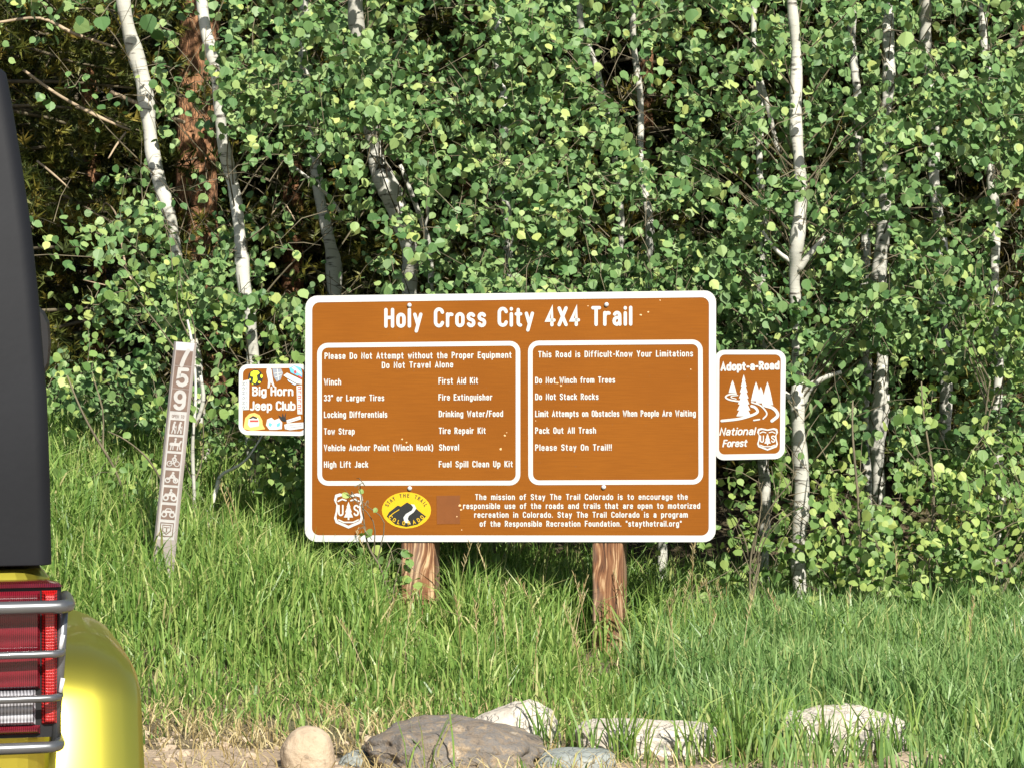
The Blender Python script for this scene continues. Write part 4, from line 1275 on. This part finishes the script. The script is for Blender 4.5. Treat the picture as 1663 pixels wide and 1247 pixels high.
aspen('leaning pale aspen with a patchy trunk at the upper left', 15.0, [(352, 870, 10), (338, 770, 10), (320, 620, 9.5), (300, 500, 9), (284, 400, 9), (264, 305, 11), (240, 200, 13), (222, 100, 13), (203, 0, 12), (186, -110, 12), (150, -500, 9), (120, -1100, 5), (110, -1500, 2)])
aspen('slender white aspen just right of the reddish pine trunk', 14.6, [(417, 880, 12), (411, 780, 11), (408, 600, 11), (402, 470, 11), (385, 370, 10.5), (375, 290, 10), (360, 200, 9.5), (345, 100, 9), (330, 0, 9), (318, -200, 8), (300, -800, 5), (300, -1400, 2)])
aspen('thick aspen with a black scar on its trunk above the big sign', 15.2, [(690, 960, 14), (682, 700, 14), (668, 480, 13), (662, 400, 14), (634, 310, 18), (612, 250, 15), (592, 120, 14), (578, 0, 13), (560, -200, 11), (540, -900, 6), (530, -1500, 2)], forks=([(700, 480, 5), (697, 400, 4.5), (672, 325, 4), (650, 268, 3)], [(688, 372, 3), (694, 350, 2.5), (697, 312, 2)], [(556, 350, 3), (525, 310, 3), (478, 272, 2)]))
aspen('straight aspen with a forked limb just right of the small upright sign', 14.0, [(1303, 1020, 13), (1300, 850, 12.5), (1298, 700, 13), (1296, 640, 11), (1294, 560, 9.5), (1294, 460, 9.5), (1294, 380, 11), (1297, 250, 10), (1292, 100, 9.5), (1288, 0, 8.5), (1284, -200, 7.5), (1270, -800, 4), (1265, -1300, 2)],
      forks=([(1299, 668, 8), (1284, 648, 6), (1268, 632, 4), (1262, 618, 3)], [(1300, 662, 8), (1312, 632, 7), (1334, 616, 5), (1366, 604, 3)], [(1296, 440, 6), (1318, 410, 5), (1340, 385, 3)], [(1292, 430, 4), (1262, 408, 3.5), (1238, 376, 2.5)]))
aspen('white aspen with a broken stub beside its trunk at the right', 14.8, [(1422, 940, 11), (1424, 800, 11), (1427, 650, 12), (1430, 560, 11), (1432, 420, 13), (1436, 300, 10), (1437, 160, 10), (1446, 50, 9), (1450, -60, 8), (1460, -700, 5), (1465, -1300, 2)], forks=([(1428, 720, 8), (1438, 680, 6), (1440, 640, 5)], [(1431, 650, 6), (1440, 630, 3)]))
aspen('thin aspen close left of the white aspen with the stub', 15.5, [(1412, 930, 7), (1406, 600, 7), (1402, 420, 7.5), (1395, 250, 7), (1388, 60, 7), (1380, -100, 6), (1370, -700, 4), (1370, -1200, 2)])
aspen('pale aspen whose trunk shows only at the top right edge of the wood', 15.8, [(1540, 940, 11), (1530, 500, 10), (1515, 200, 9.5), (1504, 40, 9.5), (1495, -30, 9), (1480, -300, 7), (1470, -1100, 2)])
aspen('grey shaded aspen standing behind the small upright sign', 15.3, [(1243, 930, 9), (1241, 750, 9), (1238, 420, 7), (1236, 300, 6), (1230, 100, 5), (1225, -100, 5), (1220, -900, 2)], forks=([(1264, 252, 4), (1252, 195, 4), (1238, 140, 4), (1222, 90, 3)],))
aspen('thin aspen rising behind the right post of the big sign', 15.2, [(1082, 985, 8), (1078, 890, 8), (1066, 600, 7.5), (1053, 400, 7), (1050, 340, 6.5), (1040, 200, 5), (1030, 0, 5), (1020, -600, 3), (1015, -1000, 2)])
aspen('very thin aspen with a wavy stem left of the top centre', 15.6, [(975, 980, 6), (985, 600, 6), (1008, 330, 5), (985, 200, 5), (968, 100, 5), (940, 10, 5), (930, -300, 4), (925, -900, 2)])
aspen('pale aspen mostly hidden by leaves above the middle of the big sign', 15.5, [(820, 960, 8), (824, 500, 8), (818, 250, 8), (812, 120, 7), (810, 0, 7), (806, -500, 5), (800, -1100, 2)])
aspen('grey aspen in deep shade between the scarred aspen and the slender one', 16.0, [(545, 940, 12), (548, 560, 12), (540, 440, 12), (530, 370, 10), (505, 200, 8), (490, 0, 8), (480, -600, 5), (470, -1100, 2)])
aspen('aspen at the right margin with its trunk hidden in dense leaves', 14.9, [(1625, 980, 9), (1618, 600, 8), (1610, 300, 8), (1600, 0, 7), (1590, -600, 4), (1590, -1100, 2)])
aspen('aspen beyond the right edge of the frame', 14.6, [(1850, 1000, 10), (1840, 500, 10), (1830, 0, 9), (1820, -800, 4), (1815, -1200, 2)], group='aspens outside the view')
aspen('second aspen farther beyond the right edge of the frame', 15.4, [(2080, 1000, 11), (2070, 500, 10), (2060, 0, 9), (2060, -800, 4), (2060, -1200, 2)], group='aspens outside the view')
SG = 'young aspen saplings at the wood edge'
sap = lambda label, d, pts, lo, hi, **k: aspen(label, d, pts, 'aspen_sapling', SG, lo, hi, 0.6, mat=('aspen_bark' if 'club sign' in label or 'just behind the marker' in label else 'twig'), **k)
sap('broad leafy sapling between the vehicle and the marker post', 13.4, [(215, 880, 4), (190, 780, 3.5), (150, 690, 3), (110, 610, 2)], 0.3, 1.5, forks=([(268, 790, 2.6), (240, 745, 2.4), (205, 715, 2), (175, 700, 1.5)],))
sap('bushy sapling just behind the marker post', 13.5, [(318, 870, 5), (312, 760, 4.5), (322, 640, 4), (300, 520, 3)], 0.3, 1.75, forks=([(318, 690, 5), (330, 650, 6), (326, 610, 4)],))
sap('crooked white stemmed sapling under the small club sign', 13.7, [(345, 860, 5), (342, 830, 5), (348, 790, 6), (358, 770, 4), (400, 745, 3), (440, 690, 2)], 0.3, 1.6, forks=([(346, 850, 4), (338, 832, 4), (330, 826, 3)],))
sap('small sapling poking up in front of the lower left of the big sign', 12.85, [(640, 1000, 3), (625, 930, 2.6), (600, 880, 2.2), (582, 800, 1.5)], -1, 9)
sap('leafy sapling under the small upright sign', 13.3, [(1215, 1000, 3), (1225, 900, 2.6), (1245, 830, 2), (1280, 780, 1.5)], 0.1, 1.0)
sap('dark stemmed sapling in the middle of the right thicket', 13.6, [(1507, 1000, 4), (1512, 880, 3.5), (1510, 740, 3), (1500, 620, 2)], 0.1, 1.6)
sap('wide sapling between the forked aspen and the dark stemmed sapling', 13.5, [(1400, 1000, 4), (1395, 880, 3.5), (1385, 760, 3), (1390, 650, 2)], 0.1, 1.5)
sap('leafy sapling at the right edge behind the tall grass', 13.7, [(1610, 1000, 4), (1605, 880, 3.5), (1600, 760, 3), (1610, 620, 2)], 0.1, 1.6)
sap('low sapling behind the grass between the two posts', 14.2, [(820, 1000, 3), (815, 930, 3), (800, 860, 2)], 0.1, 0.9)

# leaf clusters: real positions in the wood, thinner where the photograph shows gaps
def tree_x(t, z):
    k = int(np.argmin(np.abs(t.pts[:, 2] - z))); return t.pts[k]


def assign(c):
    best, bd = None, 1e9
    for t in TREES:
        if not (t.lo <= c[2] <= t.hi) or t.label.startswith('small sapling'): continue
        p = tree_x(t, c[2]); dd = math.hypot(c[0] - p[0], (c[1] - p[1]) * 0.8) / t.reach
        if dd < bd: best, bd = t, dd
    return best, bd


NCL = 2050
for k in range(NCL):
    px_ = random.uniform(-80, 1760); py_ = random.uniform(-60, 1000)
    layer = random.random()
    d = 13.55 + 1.2 * random.random() if layer < 0.62 else random.uniform(14.6, 16.6)
    if py_ > 780: d = random.uniform(13.2, 14.2)
    dens = density(px_, py_)
    if random.random() > dens ** 1.5 * 1.15: continue
    c = P(px_, py_, d)
    if c[2] < terrain(c[0], c[1]) + 0.1: continue
    t, bd = assign(c)
    if t is None: continue
    t.cl.append((c, random.uniform(.13, .26), int(random.uniform(16, 34) * (0.6 + 0.5 * dens)), 1.0))
for k in range(1500):       # crowns above the frame and to the sides (they shade the wood)
    x = random.uniform(-3.6, 4.6); y = random.uniform(13.6, 17.2); z = random.uniform(3.0, 6.8)
    c = np.array((x, y, z))
    if CX + x / y * F < 340 and random.random() < 0.93: continue
    t, bd = assign(c)
    if t is None or bd > 2.2: continue
    t.cl.append((c, random.uniform(.25, .4), 14, 1.55))
for px_, py_, n, sg in ((1295, 505, 16, 12), (1300, 545, 20, 16), (1292, 590, 20, 16), (1297, 615, 12, 12), (1296, 290, 12, 12), (1290, 315, 12, 12), (1300, 890, 14, 14), (1432, 485, 18, 16), (1436, 520, 16, 14), (1428, 560, 16, 14), (1440, 200, 14, 12), (1436, 245, 16, 14), (1436, 300, 16, 14), (1434, 345, 14, 12), (1426, 850, 20, 18), (1450, 870, 16, 16),
                        (345, 75, 14, 14), (350, 115, 16, 14), (356, 150, 12, 12), (270, 380, 16, 16), (285, 430, 22, 20), (300, 480, 22, 20), (250, 350, 12, 14), (240, 160, 5, 14), (405, 490, 14, 12), (648, 350, 14, 12), (655, 385, 10, 10), (595, 80, 18, 16), (590, 130, 22, 20), (600, 180, 22, 20), (610, 220, 14, 12), (540, 300, 16, 16), (535, 350, 10, 12), (1404, 500, 16, 14), (1400, 300, 14, 12), (1620, 280, 20, 18), (1615, 340, 20, 18), (1240, 320, 12, 12), (1246, 480, 16, 16)):
    c = P(px_, py_, 13.65 + random.uniform(0, .25)); t, bd = assign(c)
    if t is not None: t.cl.append((c, sg / F * 13.7 * 1.3, n, 1.0))
ft = [t for t in TREES if t.label.startswith('small sapling')][0]
for px_, py_, n in ((588, 791, 1), (572, 808, 1), (597, 822, 1), (590, 863, 2), (570, 905, 5), (640, 915, 8), (600, 925, 8), (655, 900, 6), (660, 925, 6), (648, 945, 6), (620, 950, 6), (575, 940, 4)):
    ft.cl.append((P(px_, py_, 12.8 if py_ < 890 else 12.95), .03 if n < 4 else .07, n, 0.9))


# trunks the photograph shows bare of leaves: (x0, y0, x1, y1, radius, share removed, trunk depth)
BARE = [(203, 0, 222, 100, 24, .95, 15), (222, 100, 240, 200, 24, .9, 15), (240, 200, 264, 305, 22, .95, 15), (264, 305, 284, 400, 12, .7, 15), (318, 60, 318, 390, 36, .85, 17), (330, 0, 340, 45, 14, .9, 14.6), (355, 170, 372, 240, 12, .6, 14.6),
        (372, 240, 402, 465, 18, .97, 14.6), (411, 775, 416, 870, 17, .97, 14.6), (345, 775, 345, 860, 15, .9, 14.6), (577, 0, 580, 45, 15, .9, 15.2), (605, 235, 636, 325, 26, .95, 15.2), (648, 265, 698, 390, 11, .9, 15.2), (662, 400, 668, 478, 16, .85, 15.2),
        (1288, 0, 1297, 255, 16, .92, 14), (1294, 340, 1294, 465, 16, .95, 14), (1297, 640, 1301, 870, 18, .97, 14), (1302, 930, 1303, 1020, 16, .9, 14), (1266, 618, 1297, 660, 10, .9, 14), (1300, 655, 1366, 604, 11, .9, 14), (1262, 408, 1290, 430, 8, .8, 14),
        (1446, 35, 1438, 170, 16, .92, 14.8), (1432, 372, 1432, 448, 18, .97, 14.8), (1429, 590, 1424, 805, 17, .97, 14.8), (1387, 40, 1393, 145, 10, .9, 15.5), (1402, 380, 1404, 430, 11, .9, 15.5), (1236, 138, 1264, 255, 9, .95, 15.3), (1053, 340, 1053, 410, 11, .95, 15.2),
        (1241, 745, 1243, 845, 16, .95, 15.3), (1475, 342, 1560, 346, 10, .9, 14.6), (1560, 346, 1620, 270, 11, .9, 14.6), (1502, 0, 1508, 50, 13, .95, 15.8), (35, 112, 212, 212, 10, .95, 15.5), (0, 35, 190, 78, 9, .9, 15.5), (540, 370, 548, 470, 18, .9, 16), (1082, 890, 1084, 980, 10, .9, 15.2),
        (1000, 95, 1060, 205, 40, .9, 17), (500, 300, 560, 470, 48, .8, 17), (440, 300, 470, 440, 40, .75, 17), (950, 320, 960, 400, 34, .6, 17), (1010, 345, 1160, 370, 22, .75, 17), (880, 190, 960, 250, 30, .5, 17), (1130, 40, 1180, 60, 30, .6, 17), (760, 20, 640, 60, 22, .75, 17), (1510, 60, 1600, 30, 24, .8, 17), (1640, 330, 1640, 470, 26, .85, 17), (1470, 250, 1580, 300, 28, .7, 17)]


def bare_filter(cen):
    px_ = CX + cen[:, 0] / cen[:, 1] * F; py_ = HZ - (cen[:, 2] - CAMZ) / cen[:, 1] * F
    keep = np.ones(len(cen), bool)
    for x0, y0, x1, y1, r_, p_, d_ in BARE:
        L2 = (x1 - x0) ** 2 + (y1 - y0) ** 2
        t_ = np.clip(((px_ - x0) * (x1 - x0) + (py_ - y0) * (y1 - y0)) / L2, 0, 1)
        dd = np.hypot(px_ - x0 - t_ * (x1 - x0), py_ - y0 - t_ * (y1 - y0))
        keep &= ~((dd < r_) & (cen[:, 1] < d_ + .1) & (rng.random(len(cen)) < p_))
        if d_ == 14 or (d_ == 14.8 and y0 > 100) or (d_ == 15.2 and x0 < 670 and 200 < y0 < 300) or (d_ == 14.6 and y0 > 700):      # leave gaps that let the sun reach the bare trunks
            k_ = (d_ - cen[:, 1]) / -to_sun.y
            hx, hz_ = cen[:, 0] - to_sun.x * k_, cen[:, 2] - to_sun.z * k_
            qx = CX + hx / d_ * F; qy = HZ - (hz_ - CAMZ) / d_ * F
            t_ = np.clip(((qx - x0) * (x1 - x0) + (qy - y0) * (y1 - y0)) / L2, 0, 1)
            dd = np.hypot(qx - x0 - t_ * (x1 - x0), qy - y0 - t_ * (y1 - y0))
            keep &= ~((dd < r_ * .8) & (k_ > 0) & (rng.random(len(cen)) < .8))
    return keep


def build_tree(t):
    root = thing(t.name, t.label, 'tree' if t.name == 'aspen_tree' else 'sapling', t.base, 0, t.group)
    wob = 1 + 0.16 * np.sin(t.pts[:, 2] * 7.0 + t.d * 5) * np.sin(t.pts[:, 2] * 17.0 + t.d * 9); tp = t.pts + np.stack([0.010 * np.sin(t.pts[:, 2] * 9 + t.d), 0 * t.rad, 0 * t.rad], -1)
    mb = MB(); mb.tube(tp, t.rad * wob, 10, 0.06); tr = mb.build('trunk', M[t.mat], root, True)
    if t.forks:
        for fk in t.forks:
            mb = MB(); q = np.array([P(a, b, t.d - 0.03 * i) for i, (a, b, r_) in enumerate(fk)]); mb.tube(catmull(q, 4), np.interp(np.linspace(0, 1, (len(fk) - 1) * 4 + 1), np.linspace(0, 1, len(fk)), [r_ / F * t.d * (0.62 if t.name == 'aspen_sapling' else 1) for _, _, r_ in fk]), 8, 0.06)
            mb.build('branch', M[t.mat], root, True)
    if not t.cl: return root
    cen = []; size = []; tw = MB()
    for c, rad, n, sc in t.cl:
        if sc >= 1.2 or n < 10:
            q = c + rng.normal(0, 1, (n, 3)) * np.array((rad, rad, rad * .62)) * 0.75
        else:                                     # sprays: leaves strung along short drooping twigs
            n = int(n * 1.7); na = 6
            ax = rng.normal(0, 1, (na, 3)) * np.array((1, 1, .55)) + np.array((0, -.25, -.15)); ax *= (rng.uniform(.7, 1.7, (na, 1)) * rad) / np.linalg.norm(ax, axis=1, keepdims=True)
            kk = rng.integers(0, na, n); tt = rng.uniform(.1, 1.15, n)[:, None]
            q = c + ax[kk] * tt + np.array((0, 0, -.25 * rad)) * tt ** 2 + rng.normal(0, .026, (n, 3))
        cen.append(q); size.append((.022 + .034 * rng.beta(1.5, 1.7, n)) * sc)
        if sc < 1.2:
            s0 = tree_x(t, c[2] - 0.15); s0 = tree_x(t, c[2] - 0.15 - 0.55 * np.linalg.norm(c - s0)); L = np.linalg.norm(c - s0)
            if L < 0.8 and random.random() < 0.5:
                mid = (s0 + c) / 2 + np.array((0, 0, 0.06 * L)) + rng.normal(0, .03, 3)
                tw.tube(catmull([s0, mid, c, c + (c - mid) * 0.4], 3), np.linspace(.0045, .001, 10) * min(1, .4 + L), 4)
            for j in range(3):
                e = c + rng.normal(0, rad * .6, 3); tw.tube([c + rng.normal(0, .02, 3), (c + e) / 2 + np.array((0, 0, .02)), e], [.0022, .0018, .001], 3)
    cen = np.concatenate(cen); size = np.concatenate(size)
    kp = bare_filter(cen)
    if not t.label.startswith('small sapling'):
        pq = CX + cen[:, 0] / cen[:, 1] * F; kp &= ~((cen[:, 1] < 13.5) & (pq > 375) & (pq < 1290))
    cen = cen[kp]; size = size[kp]
    V, Fc = leaf_mesh(cen, size)
    nf = len(Fc); fl_ = [Fc]
    if tw.n:
        tv = np.concatenate(tw.v); fl_ += [[i + len(V) for i in f] for f in tw.f]; V = np.concatenate([V, tv])
    o = np_mesh('crown', V, fl_, M['leaf_sapling'] if t.name == 'aspen_sapling' else M['leaf'], root)
    o.data.materials.append(M['twig'])
    mi = np.ones(len(o.data.polygons), dtype=np.int32); mi[:nf] = 0
    o.data.polygons.foreach_set('material_index', mi)
    return root


for t in TREES: build_tree(t)
# black scar on the thick aspen
scar_tree = [o for o in bpy.data.objects if o.get('label', '').startswith('thick aspen')][0]
mb = MB(); c = P(622, 282, 15.2) + np.array((0, -0.055, 0)); V = []
ring0 = [c + np.array((.042 * math.cos(a) * random.uniform(.7, 1.2), -.006 + .012 * abs(math.cos(a)), .055 * math.sin(a) * random.uniform(.7, 1.25))) for a in np.linspace(0, 2 * math.pi, 15)[:-1]]
mb.loft([[p + np.array((0, .03, 0)) for p in ring0], ring0]); mb.build('bark_scar', M['scar'], scar_tree)


# ------------------------------------------------------------------ pines
def pine_meshes(seed, H, rmax, bark, spread=1.0, low=0.35, trunk_r=0.09, needles=15):
    rs = np.random.default_rng(seed); rnd = random.Random(seed)
    tr = MB(); zz_ = np.linspace(-0.1, H, 14)
    pts = [(0.04 * math.sin(z * 1.1 + seed), 0.03 * math.cos(z * .9), z) for z in zz_]
    tr.tube(pts, np.linspace(trunk_r, .012, 14), 12, 0.07)
    br = MB(); tufts = []; dirs = []
    z = low
    while z < H - .1:
        k = 4 + int(rnd.random() * 3)
        for j in range(k):
            a = rnd.uniform(0, 6.28); L = rmax * (1 - z / H) ** 0.75 * rnd.uniform(.55, 1.1) + .12
            up = rnd.uniform(-.15, .25)
            dv = np.array((math.cos(a), math.sin(a), up))
            p = [np.array((0, 0, z)) + dv * L * t + np.array((0, 0, -.18 * L * t * t)) + rs.normal(0, .02, 3) for t in (0, .33, .66, 1)]
            br.tube(p, [.014, .010, .007, .003], 5)
            n = max(4, int(L * 16 * spread))
            for m in range(n):
                t = .25 + .75 * (m + rnd.random()) / n
                q = np.array((0, 0, z)) + dv * L * t + np.array((0, 0, -.18 * L * t * t)) + rs.normal(0, .085, 3) * np.array((1, 1, .6))
                tufts.append(q); dirs.append(dv + rs.normal(0, .5, 3) + np.array((0, 0, .35)))
        z += rnd.uniform(.13, .24)
    T = np.array(tufts); D = np.array(dirs); D /= np.linalg.norm(D, axis=1, keepdims=True)
    n = len(T); V = np.zeros((n, needles, 3, 3))
    for k in range(needles):
        dd = D + rs.normal(0, .55, (n, 3)); dd /= np.linalg.norm(dd, axis=1, keepdims=True)
        ln = rs.uniform(.05, .09, n)[:, None]; sd = np.cross(dd, rs.normal(0, 1, (n, 3))); sd /= np.linalg.norm(sd, axis=1, keepdims=True)
        o_ = T + D * rs.uniform(-.03, .03, n)[:, None]
        V[:, k, 0] = o_ - sd * .005; V[:, k, 1] = o_ + sd * .005; V[:, k, 2] = o_ + dd * ln
    # share the first vertex inside a tuft so that one tuft is one island (one tint)
    V = V.reshape(n, needles * 3, 3)
    idx = np.arange(needles * 3).reshape(needles, 3); idx[:, 0] = 0
    V[:, 0] = T
    Fc = ((np.arange(n) * needles * 3)[:, None, None] + idx[None]).reshape(-1, 3)
    return tr, br, (V.reshape(-1, 3), Fc)


def make_pine(label, loc, seed, H, rmax, **k):
    root = thing('pine_tree', label, 'tree', loc, random.uniform(0, 6.28) * 0, 'pines in the dark wood')
    tr, br, (V, Fc) = pine_meshes(seed, H, rmax, None, **k)
    tr.build('trunk', M['pine_bark'], root, True, local=True)
    br.build('branches', M['twig'], root, True, local=True)
    np_mesh('crown', V, Fc, M['needle'], root, local=True)
    return root


def copy_tree(src, loc, rotz, label, scale=1.0):
    r_ = src.copy(); C.objects.link(r_); r_.location = tuple(float(v) for v in loc); r_.rotation_euler = (0, 0, rotz); r_.scale = (scale,) * 3; r_['label'] = label
    for ch in list(src.children):
        c_ = ch.copy(); C.objects.link(c_); c_.parent = r_
    return r_


def dead(root, lists, d, mat='dead_wood'):
    for fk in lists:
        mb = MB(); q = np.array([P(a, b, d - 0.02 * i) for i, (a, b, r_) in enumerate(fk)])
        mb.tube(catmull(q, 4), np.interp(np.linspace(0, 1, (len(fk) - 1) * 4 + 1), np.linspace(0, 1, len(fk)), [r_ / F * d * 0.62 for _, _, r_ in fk]), 7, 0.1)
        mb.build('dead_branch', M[mat], root, True)


red = make_pine('big pine with a bare reddish brown trunk between two pale aspens', ground_pt(330, 16.9), 3, 9.5, 1.5, low=4.6, trunk_r=.15)
p0 = make_pine('dark bushy pine nearest the black hard top', ground_pt(-30, 16.6), 5, 7.0, 2.1, low=.25, spread=2.6, trunk_r=.07)
dead(p0, ([(-10, 38, 4), (65, 30, 4), (120, 55, 5), (190, 78, 3)], [(35, 112, 3.5), (95, 155, 4), (160, 190, 5), (212, 212, 3)], [(60, 262, 3), (85, 282, 3), (112, 306, 2)], [(205, 215, 3), (190, 235, 3), (176, 258, 2)]), 15.4)
dead(red, ([(165, 345, 2), (172, 330, 2), (190, 352, 2.5), (198, 400, 3), (206, 440, 3), (216, 458, 2)], [(150, 345, 1.5), (180, 362, 1.5), (200, 385, 1.5)], [(180, 150, 6), (215, 165, 6), (300, 200, 5)], [(135, 455, 1.5), (200, 470, 2)], [(440, 350, 2), (460, 330, 2), (480, 360, 1.5)]), 15.9)
p1 = make_pine('dark pine behind the leaning aspen', ground_pt(150, 17.7), 8, 8.0, 1.9, low=.3, spread=2.2, trunk_r=.06)
rp_ = copy_tree(p0, ground_pt(1660, 17.6), 2.1, 'dark trunked pine at the right edge of the wood', 1.0)
dead(rp_, ([(1475, 342, 3), (1510, 350, 3), (1548, 346, 4), (1580, 325, 4), (1605, 292, 3.5), (1618, 270, 3)], [(1618, 270, 2.5), (1628, 285, 2), (1630, 298, 1.5)], [(1594, 312, 2.5), (1580, 297, 2)]), 14.5)
PL = [(-140, 18.0, 1), (480, 18.2, 0), (620, 19.4, 1), (760, 18.4, 0), (900, 19.5, 1), (1040, 18.3, 0), (1180, 19.3, 1), (1320, 18.5, 0), (1460, 19.5, 1), (1580, 18.8, 0), (1800, 18.6, 1), (330, 20.0, 0), (30, 20.5, 1), (540, 22.0, 1), (720, 22.5, 0), (880, 22.0, 1), (1060, 22.6, 0), (1240, 22.2, 1), (1420, 22.4, 0), (1600, 22.3, 1), (200, 22.4, 0), (-200, 21.5, 1), (1900, 21.8, 0)]
DS = ['behind the marker post', 'behind the big sign', 'behind the small upright sign', 'behind the right hand aspens']
for i, (px_, d, k) in enumerate(PL):
    copy_tree((p0, p1)[k], ground_pt(px_, d), 1.3 * i + .7, 'dark pine standing in deep shade at the back of the wood', random.uniform(.9, 1.15))
